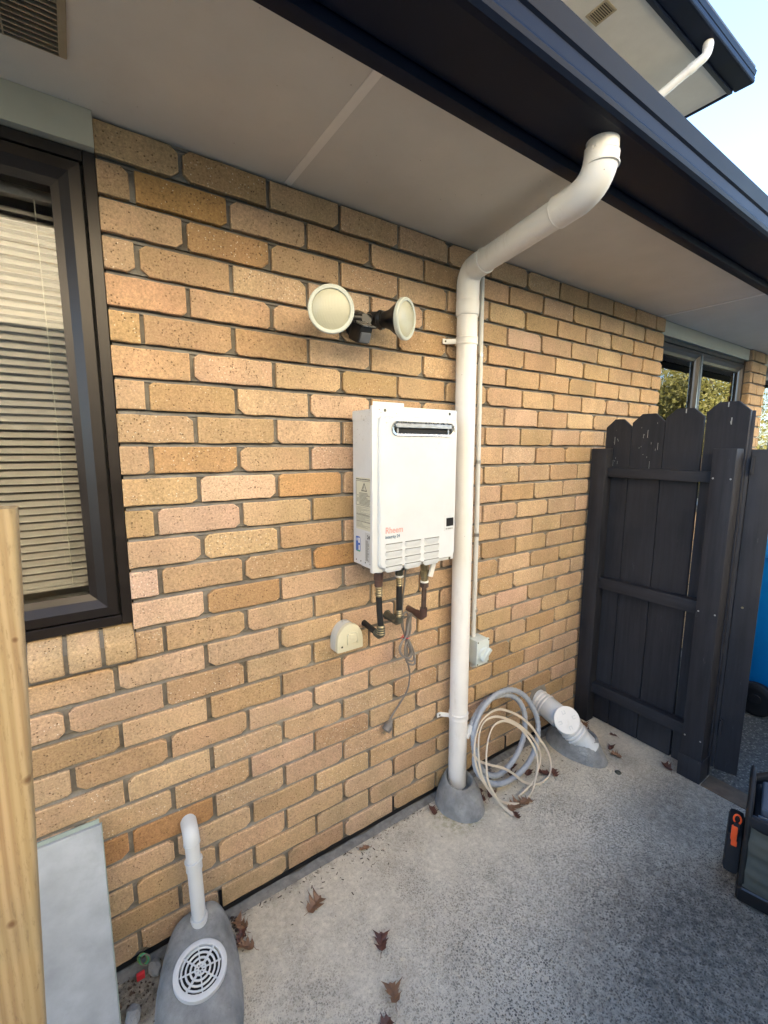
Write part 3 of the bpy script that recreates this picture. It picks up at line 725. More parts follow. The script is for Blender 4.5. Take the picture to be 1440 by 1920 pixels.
# moulded elbows: thicker sleeves over the bends
g = MB(); g.tube([A+Vector((0, 0, -.035))]+e1+[e1[-1]+dn*.055], RC, 28, caps=False); obj('elbow', g, 'pvc', parent=dp, smooth=True)
collar(e1[-1]+dn*.055, dn, .006, RC+.0012)
g = MB(); g.tube([e2[0]-dn*.045]+e2+[e2[-1]+dv*.06], RC, 28, caps=False); obj('elbow', g, 'pvc', parent=dp, smooth=True)
collar(e2[0]-dn*.051, dn, .006, RC+.0012); collar(e2[-1]+dv*.05, dv, .055, RC+.0012)
collar(Vector((1.150, -.640, ZS-.050)), Vector((0, 0, -1)), .005, RC+.0012)
def clip(z):
    x = 1.2515+(2.243-z)*.0184/2.2
    cl = obj('bracket', MB().lathe([(0, RP-.001), (0, RP+.003), (.004, RP+.004), (.006, RP+.003), (.024, RP+.003), (.026, RP+.004), (.030, RP+.003), (.030, RP-.001)], (x, -.057, z-.015), (0, 0, 1), 28, caps=False), 'pvc', parent=dp, smooth=True)
    obj('bracket_tab', MB().prism([(x-.084, -.006), (x-.064, -.006), (x-.030, -.040), (x-.030, -.048), (x-.066, -.012), (x-.084, -.012)], 'Z', z-.010, z+.010), 'pvc', parent=cl, bevel=.002)
    obj('screw', MB().lathe([(0, .004), (.002, .0035)], (x-.072, -.0125, z), (0, -1, 0), 10), 'bronze', parent=cl)
clip(1.985); clip(.388)
# cast cone at its foot
def cone(label, base, top, cat='drain surround', n_=26, hole=None, seed=0):
    """base/top: list of (cx,cy,rx,ry,z,tilt) rings"""
    r = random.Random(seed); g = MB(); vs = []
    for (cx, cy, rx, ry, z, tz) in base:
        for k in range(n_):
            a = 2*math.pi*k/n_; q_ = 1+.030*math.sin(3*a+z*40)+r.uniform(-.012, .012); vs.append((cx+rx*q_*math.cos(a), cy+ry*q_*math.sin(a), z+tz*math.sin(a)+(r.uniform(-.0015, .0015) if z > .01 else 0)))
    m = len(base)
    fs = [(i*n_+k, i*n_+(k+1) % n_, (i+1)*n_+(k+1) % n_, (i+1)*n_+k) for i in range(m-1) for k in range(n_)]
    fs.append(tuple(range((m-1)*n_, m*n_)))
    g.add(vs, fs); return g
g = cone('', [(1.238, -.112, .106, .112, 0, 0), (1.239, -.110, .104, .109, .014, 0), (1.244, -.100, .094, .095, .045, 0), (1.252, -.088, .078, .080, .075, .006), (1.258, -.080, .067, .068, .090, .012), (1.260, -.078, .061, .062, .093, .013),
              (1.260, -.078, .056, .057, .089, .012), (1.260, -.076, .052, .053, .040, 0)], None)
cn = obj('drain_surround', g, 'cast', smooth=True, origin=(1.24, -.11, 0)); tag(cn, 'rounded grey concrete drain surround at the foot of the tall downpipe', 'drain surround')

# ------------------------------------------------------------------ conduit and isolator
cd = thing('conduit', 'thin pale conduit running down the bricks beside the tall downpipe', 'conduit', (1.38, 0, .72))
obj('pipe', MB().tube([(1.362, -.022, ZS), (1.370, -.022, 1.9), (1.380, -.022, 1.2), (1.381, -.022, .715)], .0105, 14), 'pvc_grey', parent=cd, smooth=True)
for z in (1.95, 1.51, 1.19, .84):
    x = 1.362+(ZS-z)*.0155
    sdl = obj('saddle', MB().lathe([(0, .0125), (.014, .0125)], (x, -.022, z-.007), (0, 0, 1), 14), 'steel', parent=cd, smooth=True)
    obj('saddle_tab', MB().box(x+.011, x+.028, -.010, -.001, z-.007, z+.007), 'steel', parent=sdl, bevel=.001, seg=1)
    obj('screw', MB().lathe([(0, .0045), (.004, .0035)], (x+.022, -.010, z), (0, -1, 0), 8), 'bronze', parent=sdl)
iso = thing('isolator_switch', 'pale grey isolator switch box at the bottom of the conduit', 'switch box', (1.395, -.03, .66))
mx = Matrix.Translation((1.392, 0, .655))
obj('box', MB().box(-.036, .040, -.062, -.001, -.056, .058), 'isolator', parent=iso, bevel=.006, mtx=mx)
obj('cover', MB().box(-.038, .042, -.074, -.0625, -.058, .060), 'isolator', parent=iso, bevel=.004, mtx=mx)
mr = Matrix.Translation((1.396, -.074, .648)) @ Matrix.Rotation(R(-42), 4, 'Y')
obj('dial', MB().lathe([(0, .032), (.008, .030), (.010, .028)], (1.396, -.074, .648), (0, -1, 0), 24), 'isolator', parent=iso, smooth=True)
obj('handle', MB().box(-.034, .036, -.026, -.009, -.0085, .0085), 'isolator', parent=iso, bevel=.004, mtx=mr)
for sx, sz in ((-.032, .053), (.036, .053), (-.032, -.051), (.036, -.051)): obj('screw', MB().lathe([(0, .004), (.0015, .0035)], (1.392+sx, -.074, .655+sz), (0, -1, 0), 8), 'bronze', parent=iso)
obj('boot', MB().lathe([(0, .013), (.03, .012)], (1.385, -.022, .57), (0, 0, 1), 12), 'pvc_grey', parent=iso, smooth=True)

# ------------------------------------------------------------------ water heater
HL, HR, HT, HB, HY = .722, 1.086, 1.703, 1.158, -.2
wh = thing('water_heater', 'white wall mounted gas water heater with a flue slot near the top', 'water heater', (.9, -.1, HB))
bx0, bx1 = .745, 1.068
obj('body', MB().box(bx0, bx1, HY+.028, -.030, HB+.004, HT-.008), 'enamel', parent=wh, bevel=.003)
# flange and raised front
g = MB().box(HL+.001, HR, HY+.012, HY+.0275, HB, HT); obj('front_flange', g, 'enamel', parent=wh, bevel=.004)
def rrect(x0, x1, z0, z1, r, n_=6):
    out_ = []
    for cx, cz, a0 in ((x1-r, z0+r, -90), (x1-r, z1-r, 0), (x0+r, z1-r, 90), (x0+r, z0+r, 180)):
        for k in range(n_+1): a = R(a0+90*k/n_); out_.append((cx+r*math.cos(a), cz+r*math.sin(a)))
    return out_
fx0, fx1, fz0, fz1 = HL+.022, HR-.006, HB+.012, HT-.030
def ringstack(layers):
    vs = []; n_ = len(layers[0][0])
    for poly, y in layers: vs += [(p[0], y, p[1]) for p in poly]
    fs = [(i*n_+k, i*n_+(k+1) % n_, (i+1)*n_+(k+1) % n_, (i+1)*n_+k) for i in range(len(layers)-1) for k in range(n_)]
    return vs, fs
SX0, SX1, SZ0, SZ1 = .789, 1.060, 1.609, 1.656
slot = rrect(SX0, SX1, SZ0, SZ1, .0225); n_ = len(slot)
lay = [(rrect(fx0, fx1, fz0, fz1, .022), HY+.0118), (rrect(fx0, fx1, fz0, fz1, .022), HY+.004), (rrect(fx0+.004, fx1-.004, fz0+.004, fz1-.004, .02), HY), (slot, HY), (slot, HY+.012)]
vs, fs = ringstack(lay); obj('front_panel', MB().add(vs, fs), 'enamel', parent=wh, smooth=True)
# flue: steel ring, dark throat
vs, fs = ringstack([(slot, HY-.004), (rrect(SX0+.001, SX1-.001, SZ0+.001, SZ1-.001, .021), HY-.006), (rrect(SX0+.008, SX1-.008, SZ0+.007, SZ1-.010, .014), HY-.004), (rrect(SX0+.010, SX1-.010, SZ0+.009, SZ1-.012, .013), HY+.003)])
vs2, fs2 = ringstack([(slot, HY-.004), (slot, HY+.002)])
fl = obj('flue_outlet', MB().add(vs, fs).add(vs2, fs2), 'chrome', parent=wh, smooth=True)
obj('flue_throat', MB().box(SX0+.004, SX1-.004, HY+.0035, HY+.0265, SZ0+.004, SZ1-.004), 'seal', parent=fl)
obj('flue_deflector', MB().box(SX0+.013, SX1-.013, HY-.0062, HY+.002, SZ1-.021, SZ1-.0055), 'steel', parent=fl, bevel=.002, seg=1)
for xx in (SX0+.022, SX1-.028): obj('flue_post', MB().box(xx, xx+.006, HY-.001, HY+.004, SZ0+.008, SZ0+.026), 'steel', parent=fl)
# top hanging bracket and side flange strip
obj('hanging_bracket', MB().box(.738, .862, HY+.030, HY+.034, HT-.02, HT+.014), 'enamel', parent=wh, bevel=.006)
g = MB(); 
def screw(p, ax, rad, par): return obj('screw', MB().lathe([(0, rad), (rad*.4, rad*.72)], p, ax, 8), 'bronze', parent=par)
for k in range(4): screw((bx0, -.045-.034*k, HT-.026), (-1, 0, 0), .0028, wh)
for k in range(4): screw((bx0, -.050-.030*k, HB+.018), (-1, 0, 0), .0028, wh)
for (xx, zz) in ((HL+.05, HT-.014), (HR-.035, HT-.014), (HR-.02, HB+.006), (HL+.055, HB+.006)): screw((xx, HY+.012, zz), (0, -1, 0), .0055, wh)
g = MB().box(bx0-.0012, bx0-.0002, HY+.03, -.031, HT-.040, HT-.010); obj('side_seam', g, 'enamel', parent=wh)
# louvres: three columns of four pressed hoods
hood = None
for ci, (a, b) in enumerate(((.765, .836), (.846, .919), (.930, 1.004))):
    for ri in range(4):
        zt = 1.253-.0258*ri; mpt = (a, zt)
        prof = [(0, 0), (.0, -.0015), (-.0065, -.0015), (-.0062, -.004), (.0, -.020)]
        if hood is None:
            g = MB(); w_ = .072; dd = [(0, 0), (-.007, -.0006), (-.0068, -.004), (-.0005, -.0185), (0, -.0185)]
            vs = []; secs = [(0, .0), (.006, .8), (.012, 1), (w_-.012, 1), (w_-.006, .8), (w_, 0)]
            for xx, sc_ in secs:
                for (yy, zz) in dd: vs.append((a+xx, HY-.0003+yy*sc_, zt+zz*(.55+.45*sc_)-(0 if True else 0)))
            k5 = 5; fs = [(i*k5+j, i*k5+(j+1), (i+1)*k5+j+1, (i+1)*k5+j) for i in range(5) for j in range(4)]
            g.add(vs, fs); hood = obj('louvre', g, 'enamel', parent=wh, smooth=True); h0 = (a, zt)
            sl_ = obj('louvre_slot', MB().box(a+.003, a+w_-.003, HY-.0046, HY-.0002, zt+.0002, zt+.0026), 'ink_soft', parent=hood)
        else:
            o = bpy.data.objects.new('louvre', hood.data); S.collection.objects.link(o); o.parent = wh; o.location = (a-h0[0], 0, zt-h0[1])
            o2 = bpy.data.objects.new('louvre_slot', sl_.data); S.collection.objects.link(o2); o2.parent = o
# display window
obj('display_bezel', MB().box(1.026, 1.072, HY-.0012, HY-.0002, 1.272, 1.333), 'enamel', parent=wh, bevel=.0008, seg=1)
obj('display', MB().box(1.034, 1.068, HY-.0022, HY-.0013, 1.289, 1.319), 'black', parent=wh)
FR = lambda x, z, y=HY-.0006: Matrix(((1, 0, 0, x), (0, 0, -1, y), (0, 1, 0, z), (0, 0, 0, 1)))   # text facing -Y
text('in_service_lettering', 'IN SERVICE', .0075, 'ink_soft', wh, FR(1.032, 1.277, HY-.0016), sx=.95)
text('brand_lettering', 'Rheem', .030, 'ink_red', wh, FR(.766, 1.290), sx=.86, bold=.0002)
text('model_lettering', 'integrity 24', .0150, 'ink_blue', wh, FR(.766, 1.273), sx=.86, bold=.0003)
# side labels, on the face looking left (-X)
SD = lambda y, z, x=bx0-.0016: Matrix(((0, 0, -1, x), (-1, 0, 0, y), (0, 1, 0, z), (0, 0, 0, 1)))
lb = obj('warning_label', MB().box(bx0-.0012, bx0-.0003, -.160, -.052, 1.290, 1.470), 'label', parent=wh)
def side_quad(y0, y1, z0, z1, x=bx0-.0018): return MB().box(x, x+.0004, -y1, -y0, z0, z1)
g = MB()
for (y0, y1, z0, z1) in ((.053, .159, 1.4578, 1.459), (.053, .159, 1.374, 1.3752), (.053, .0542, 1.3753, 1.4577), (.1578, .159, 1.3753, 1.4577)): g.box(bx0-.0018, bx0-.0014, -y1, -y0, z0, z1)
obj('label_border', g, 'ink', parent=lb)
g = MB()
def tri(yc, zb_, h_, w_, th):
    P_ = [(-(yc-w_/2), zb_), (-(yc+w_/2), zb_), (-yc, zb_+h_)]
    c = (sum(p[0] for p in P_)/3, sum(p[1] for p in P_)/3); Q = [(c[0]+(p[0]-c[0])*th, c[1]+(p[1]-c[1])*th) for p in P_]
    vs = [(bx0-.0018, *p) for p in P_]+[(bx0-.0018, *q) for q in Q]; g.add(vs, [(0, 1, 4, 3), (1, 2, 5, 4), (2, 0, 3, 5)])
tri(.106, 1.424, .030, .036, .72); obj('warning_triangle', g, 'ink', parent=lb)
text('warning_mark', '!', .017, 'ink', lb, SD(-.1035, 1.4285), align='CENTER')
text('label_heading', 'APPROVED FOR OUTDOOR INSTALLATION ONLY', .0046, 'ink', lb, SD(-.053, 1.4625, bx0-.0017), sx=1.0)
g = MB(); r2 = random.Random(3); z = 1.418
while z > 1.378:
    g.box(bx0-.0018, bx0-.0015, -(.074+r2.uniform(.045, .080)), -.074, z-.0021, z)
    if r2.random() < .5: g.box(bx0-.0018, bx0-.0015, -.070, -.060, z-.0021, z)
    z -= .0042
z = 1.369
while z > 1.296:
    w_ = r2.uniform(.03, .102)
    g.box(bx0-.0018, bx0-.0015, -(.054+w_), -.054, z-.0009, z)
    if abs(z-1.322) < .002 or abs(z-1.345) < .002: g.box(bx0-.0019, bx0-.0015, -.158, -.054, z-.0030, z-.0020)
    z -= .0032
obj('label_print', g, 'ink_soft', parent=lb)
rp = obj('rating_plate', MB().box(bx0-.0012, bx0-.0003, -.160, -.110, 1.180, 1.282), 'label_grey', parent=wh)
text('rating_number', '24', .019, 'ink', rp, SD(-.124, 1.262), sx=.9, bold=.0004)
g = MB(); z = 1.256
while z > 1.186:
    g.box(bx0-.0018, bx0-.0015, -(.114+r2.uniform(.012, .022)), -.114, z-.0020, z); g.box(bx0-.0018, bx0-.0015, -.156, -(.156-r2.uniform(.006, .014)), z-.0020, z)
    z -= .0036
obj('plate_print', g, 'ink_soft', parent=rp)
st = obj('blue_sticker', MB().prism(rrect(-.0775, -.0485, 1.208, 1.262, .006), 'X', bx0-.0012, bx0-.0003), 'blue_print', parent=wh)
g = MB(); g.box(bx0-.0017, bx0-.0013, -.076, -.066, 1.240, 1.258); g.box(bx0-.0017, bx0-.0013, -.075, -.068, 1.214, 1.232); g.box(bx0-.0018, bx0-.0013, -.060, -.055, 1.246, 1.256)
obj('sticker_mark', g, 'white_paint', parent=st)
obj('sticker_foot', MB().box(bx0-.0017, bx0-.0013, -.077, -.058, 1.2085, 1.2135), 'green_print', parent=st)
# underside: gland and stubs
obj('cable_gland', MB().lathe([(0, .034), (.012, .034), (.014, .022), (.028, .020), (.036, .014)], (.928, -.100, HB+.002), (0, 0, -1), 18), 'socket', parent=wh, smooth=True)
obj('bottom_lip', MB().box(bx0+.02, bx1-.02, HY+.04, -.05, HB-.008, HB+.003), 'enamel', parent=wh, bevel=.002)

# ---- pipes below the heater: each a thing hanging from it
def fitting_pipe(label, x, y, zt, zb_, xw, zw, kind):
    t = thing('water_pipe', label, 'pipe', (x, y, zb_), 'pipes under the water heater')
    r = .0102
    if kind == 'left':
        obj('union', MB().lathe([(0, .011), (.012, .011), (.012, .0145), (.022, .015)], (x, y, zt), (0, 0, -1), 14), 'pvc', parent=t, smooth=True)
        obj('nut', MB().lathe([(0, .016), (.004, .0172), (.028, .0172), (.030, .0145), (.052, .0148), (.054, .011)], (x, y, zt-.022), (0, 0, -1), 10), 'brown_fit', parent=t)
        za = zt-.078
        obj('crimp_sleeve', MB().lathe([(i*.0045, r+.001+(.0025 if i % 2 else 0)) for i in range(9)], (x+.001, y, za+.002), (0, 0, -1), 14), 'brass', parent=t, smooth=True)
        obj('lagging', MB().tube([(x+.001, y, za-.034), (x+.004, y, za-.09), (x+.010, y, zb_+.035)], .0112, 14), 'black_foam', parent=t, smooth=True)
        obj('elbow', MB().tube([(x+.010, y, zb_+.035), (x+.011, y, zb_+.006), (x+.011, y+.010, zb_), (x+.010, y+.030, zb_+.002)], .0155, 14), 'bronze', parent=t, smooth=True)
        obj('crimp_sleeve', MB().lathe([(i*.0045, .0135+(.0025 if i % 2 else 0)) for i in range(8)], (x+.010, y, zb_+.040), (0, 0, -1), 14), 'brass', parent=t, smooth=True)
        obj('wall_lagging', MB().tube([(x+.009, y+.028, zb_+.002), (xw, .008, zw)], .0112, 14), 'black_foam', parent=t, smooth=True)
    elif kind == 'mid':
        obj('valve_body', MB().lathe([(0, .015), (.012, .018), (.03, .018), (.034, .014), (.05, .014)], (x, y, zt), (0, 0, -1), 12), 'bronze', parent=t, smooth=True)
        obj('collar', MB().lathe([(0, .0165), (.006, .0165)], (x, y, zt-.05), (0, 0, -1), 14), 'pvc', parent=t, smooth=True)
        obj('crimp_sleeve', MB().lathe([(i*.0045, r+(.0025 if i % 2 else 0)) for i in range(8)], (x, y, zt-.058), (0, 0, -1), 14), 'brass', parent=t, smooth=True)
        obj('lagging', MB().tube([(x, y, zt-.09), (x, y, zb_+.045)], .0112, 14), 'black_foam', parent=t, smooth=True)
        obj('crimp_sleeve', MB().lathe([(i*.0045, r+(.0025 if i % 2 else 0)) for i in range(8)], (x, y, zb_+.046), (0, 0, -1), 14), 'brass', parent=t, smooth=True)
        obj('elbow', MB().tube([(x, y, zb_+.018), (x, y, zb_+.002), (x, y+.012, zb_-.004), (xw, .004, zw)], .0150, 14), 'bronze', parent=t, smooth=True)
        obj('flange', MB().lathe([(0, .021), (.008, .019)], (xw, .006, zw), (0, -1, 0), 14), 'bronze', parent=t, smooth=True)
    else:
        obj('valve_body', MB().lathe([(0, .012), (.014, .0125), (.016, .016), (.03, .0175), (.05, .014), (.052, .017), (.075, .017), (.077, .013), (.098, .013)], (x, y, zt), (0, 0, -1), 8), 'brass', parent=t)
        lv = obj('valve_handle', MB().box(-.010, .010, -.030, -.020, -.028, .026), 'pvc', parent=t, bevel=.003, mtx=Matrix.Translation((x+.016, y, zt-.045)) @ Matrix.Rotation(R(18), 4, 'Y'))
        obj('collar', MB().lathe([(0, .0165), (.006, .0165)], (x, y, zt-.092), (0, 0, -1), 14), 'pvc', parent=t, smooth=True)
        obj('nut', MB().lathe([(0, .017), (.018, .017)], (x, y, zt-.099), (0, 0, -1), 8), 'copper', parent=t)
        obj('riser', MB().tube([(x, y, zt-.115), (x-.002, y, zb_+.03)], .0100, 14), 'copper', parent=t, smooth=True)
        obj('elbow', MB().tube([(x-.002, y, zb_+.034), (x-.002, y, zb_+.004), (x-.002, y+.010, zb_-.004), (xw, y+.045, zb_)], .0150, 12), 'brown_fit', parent=t, smooth=True)
        obj('wall_pipe', MB().tube([(xw, y+.04, zb_), (xw, .006, zw)], .0120, 12), 'brown_fit', parent=t, smooth=True)
fitting_pipe('black lagged pipe bending into the wall, leftmost of three under the heater', .800, -.110, HB-.002, .893, .806, .908, 'left')
fitting_pipe('short black pipe with ribbed brass sleeves, middle one under the heater', .899, -.100, HB-.004, .925, .914, .915, 'mid')
fitting_pipe('brown copper gas pipe with a white valve handle, right one under the heater', 1.020, -.100, HB-.004, .918, 1.018, .922, 'right')

# ---- power cord with its coil and plug
cord = thing('power_cord', 'grey power cord hanging in a tied coil with its plug lower down the bricks', 'power cord', (.93, -.05, .42))
CORD = [(.928, -.100, 1.125), (.926, -.096, 1.06), (.930, -.080, .99), (.944, -.062, .915), (.959, -.052, .854), (.970, -.058, .786), (.973, -.060, .73), (.991, -.050, .674), (1.003, -.036, .63), (1.00, -.025, .575), (.978, -.014, .530), (.945, -.010, .490), (.918, -.012, .462)]
LOOPS = [[(0.961,-0.062,0.835),(0.946,-0.056,0.885),(0.959,-0.051,0.925),(0.974,-0.051,0.927),(0.982,-0.054,0.903),(0.97,-0.058,0.865),(0.956,-0.062,0.836),(0.933,-0.066,0.799),(0.931,-0.069,0.775),(0.954,-0.072,0.754),(0.978,-0.07,0.768),(0.971,-0.065,0.805),(0.961,-0.062,0.835)],
 [(0.957,-0.071,0.839),(0.964,-0.065,0.895),(0.982,-0.061,0.923),(0.988,-0.062,0.915),(0.977,-0.067,0.877),(0.96,-0.071,0.838),(0.95,-0.076,0.804),(0.956,-0.082,0.752),(0.98,-0.084,0.736),(0.99,-0.08,0.763),(0.973,-0.074,0.813),(0.957,-0.071,0.839)],
 [(0.953,-0.08,0.846),(0.965,-0.076,0.883),(0.977,-0.072,0.92),(0.962,-0.075,0.888),(0.95,-0.08,0.847),(0.927,-0.083,0.828),(0.914,-0.085,0.806),(0.923,-0.088,0.78),(0.946,-0.091,0.759),(0.968,-0.09,0.763),(0.969,-0.086,0.798),(0.953,-0.08,0.846)]]
g = MB(); g.tube(smoothpts(CORD, 6), .0036, 8)
LOOPS.append([(q[0]+.006*math.sin(i*1.7)-.004, q[1]-.006, q[2]-.012+.004*math.cos(i)) for i, q in enumerate(LOOPS[1])])
for l_ in LOOPS: g.tube(smoothpts(l_, 5), .0039, 8)
obj('flex', g, 'flex', parent=cord, smooth=True)
g = MB(); g.tube([(.938, -.070, .842), (.950, -.088, .838), (.972, -.074, .834), (.974, -.060, .835), (.955, -.052, .838), (.938, -.070, .842)], .0018, 6); g.tube([(.938, -.070, .842), (.922, -.082, .846)], .0016, 6)
obj('tie', g, 'red', parent=cord, smooth=True)
pg = obj('plug', MB().lathe([(0, .006), (.012, .009), (.022, .018), (.030, .0195), (.044, .019), (.047, .016)], (.930, -.016, .462), (-.70, -.10, -.60), 16), 'flex', parent=cord, smooth=True)
g = MB(); o_ = Vector((.930, -.016, .462))+Vector((-.70, -.10, -.60)).normalized()*.047; d_ = Vector((-.70, -.10, -.60)).normalized()
for k in (-1, 0, 1): p = o_+Vector((k*.005, -abs(k)*.002+.002, -k*.006)); g.tube([p, p+d_*.014], .0016, 6)
obj('prongs', g, 'brass', parent=pg)

# ---- weatherproof socket
sk = thing('outdoor_socket', 'cream dome shaped outdoor socket on the bricks, left of the pipes', 'socket', (.715, 0, .87))
def dome(w_, h_, n_=14):
    out_ = [(-w_/2, 0)]
    out_ += [(w_/2, 0)]
    for k in range(n_+1): a = math.pi*k/n_; out_.append((w_/2*math.cos(a)*1.0, h_*.30+h_*.70*math.sin(a)))
    return out_
def dome_obj(name, sx, sz, y0, y1, mat, parent, cx=.712, cz=.842, bev=.004):
    P_ = [(cx+a*sx, cz+b*sz) for a, b in dome(.106, .100)]
    return obj(name, MB().prism(P_, 'Y', y1, y0), mat, parent=parent, bevel=bev)
dome_obj('base', 1, 1, -.001, -.040, 'socket_base', sk)
dome_obj('flap', 1.02, 1.02, -.0405, -.060, 'socket', sk, cx=.712, bev=.006)
obj('latch', MB().prism(rrect(.700, .738, .872, .912, .006), 'Y', -.0645, -.0605), 'socket', parent=sk, bevel=.001, seg=1)
obj('latch_recess', MB().prism(rrect(.706, .732, .888, .906, .003), 'Y', -.0668, -.0648), 'socket', parent=sk, bevel=.0008, seg=1)
g = MB(); g.box(.697, .702, -.0665, -.0605, .868, .905); g.box(.736, .741, -.0665, -.0605, .868, .905); obj('latch_arms', g, 'socket', parent=sk, bevel=.001, seg=1)
obj('knockout', MB().lathe([(0, .012), (.003, .011)], (.712, -.022, .941), (0, 0, 1), 16), 'socket_base', parent=sk, smooth=True)
g = MB(); g.lathe([(0, .004), (.0012, .0035)], (.677, -.0602, .864), (0, -1, 0), 10); obj('screw', g, 'bronze', parent=sk)

# ------------------------------------------------------------------ twin floodlight
fl = thing('floodlight', 'black twin floodlight with round frosted lamps and a motion sensor', 'floodlight', (.78, 0, 1.99))
obj('wall_plate', MB().lathe([(0, .050), (.012, .050), (.030, .040), (.034, .022), (.060, .020)], (.785, -.001, 1.985), (0, -1, 0), 24), 'black', parent=fl, smooth=True)
obj('hub', MB().tube([(.775, -.05, 1.985), (.765, -.085, 1.985)], [.026, .020], 16), 'black', parent=fl, smooth=True)
def lamp(c, nrm, root, rad):
    c = Vector(c); nrm = Vector(nrm).normalized(); root = Vector(root)
    # reflector bell from the lens back to a neck, then the lamp holder to the root
    hl = .085
    bell = obj('lamp_bell', MB().lathe([(0, rad*.99), (-.010, rad*.97), (-.030, rad*.78), (-.055, rad*.52), (-.075, rad*.42), (-hl, rad*.40)], c, nrm, 32, caps=False), 'black', parent=fl, smooth=True)
    back = c-nrm*hl
    obj('lamp_holder', MB().lathe([(0, rad*.46), (.012, rad*.50), (.016, rad*.42), (.055, rad*.44), (.062, rad*.36), (.070, rad*.20)], back, -nrm, 22), 'black', parent=bell, smooth=True)
    end = back-nrm*.066
    obj('knuckle', MB().tube([end, (end+root)/2+Vector((0, -.004, .004)), root], [.013, .016, .014], 12), 'black', parent=bell, smooth=True)
    obj('lens_rim', MB().lathe([(-.012, rad*.98), (-.008, rad*1.03), (.002, rad*1.03), (.005, rad*.99), (.0045, rad*.86), (.0, rad*.85)], c, nrm, 36, caps=False), 'rim', parent=bell, smooth=True)
    g = MB(); a = [(0, rad*.86), (.0045, rad*.70), (.0075, rad*.45), (.0090, rad*.2), (.0093, .0005)]; g.lathe(a, c, nrm, 36, caps=False); obj('lens', g, 'lens', parent=bell, smooth=True)
lamp((.592, -.172, 1.968), (-.42, -.86, -.10), (.752, -.080, 1.988), .0655)
lamp((.874, -.158, 1.988), (.42, -.89, -.10), (.775, -.085, 1.990), .0640)
# motion sensor on a short arm
ms = obj('sensor_housing', MB().box(-.026, .026, -.055, .0, -.030, .026), 'black', parent=fl, bevel=.010, mtx=Matrix.Translation((.728, -.082, 1.950)) @ Matrix.Rotation(R(28), 4, 'X') @ Matrix.Rotation(R(8), 4, 'Z'))
obj('sensor_window', MB().box(-.021, .021, -.060, -.052, -.024, .008), 'bag_lining', parent=ms, bevel=.004, mtx=Matrix.Translation((.728, -.082, 1.950)) @ Matrix.Rotation(R(28), 4, 'X') @ Matrix.Rotation(R(8), 4, 'Z'))
obj('sensor_cap', MB().box(-.024, .028, -.062, -.01, .0265, .030), 'chrome', parent=ms, mtx=Matrix.Translation((.728, -.082, 1.950)) @ Matrix.Rotation(R(28), 4, 'X') @ Matrix.Rotation(R(8), 4, 'Z'))
obj('sensor_arm', MB().tube([(.768, -.060, 1.975), (.748, -.080, 1.965), (.735, -.085, 1.955)], .012, 10), 'black', parent=ms, smooth=True)

# ------------------------------------------------------------------ hose, cable, waste pipe
HOSE = [(1.321,-0.078,0.31),(1.365,-0.067,0.35),(1.43,-0.059,0.383),(1.505,-0.057,0.393),(1.585,-0.062,0.379),(1.651,-0.075,0.339),(1.68,-0.095,0.278),(1.67,-0.113,0.22),(1.64,-0.13,0.17),(1.585,-0.145,0.124),(1.512,-0.155,0.092),(1.433,-0.159,0.082),(1.368,-0.153,0.107),(1.329,-0.139,0.156),(1.313,-0.124,0.212),(1.314,-0.108,0.268),(1.334,-0.095,0.317),(1.38,-0.081,0.366),(1.451,-0.072,0.402),(1.536,-0.069,0.413),(1.617,-0.075,0.399),(1.687,-0.09,0.352),(1.731,-0.112,0.283),(1.743,-0.133,0.218),(1.723,-0.152,0.157),(1.668,-0.171,0.098),(1.59,-0.183,0.062),(1.494,-0.187,0.052),(1.405,-0.185,0.064),(1.33,-0.173,0.109),(1.29,-0.15,0.173),(1.322,-0.110,0.23)]
hs = thing('hose_coil', 'coiled ribbed grey hose leaning on the bricks right of the downpipe', 'hose', (1.5, -.15, 0))
hp = smoothpts(HOSE, 14); hr = [.0118+(.0016 if (i//2) % 2 else 0) for i in range(len(hp))]
obj('hose', MB().tube(hp, hr, 12), 'hose', parent=hs, smooth=True)
d_ = (hp[0]-hp[3]).normalized(); obj('hose_cuff', MB().lathe([(-.012, .0145), (.020, .0145), (.021, .0125), (.042, .0125)], hp[0], d_, 14), 'pvc_grey', parent=hs, smooth=True)
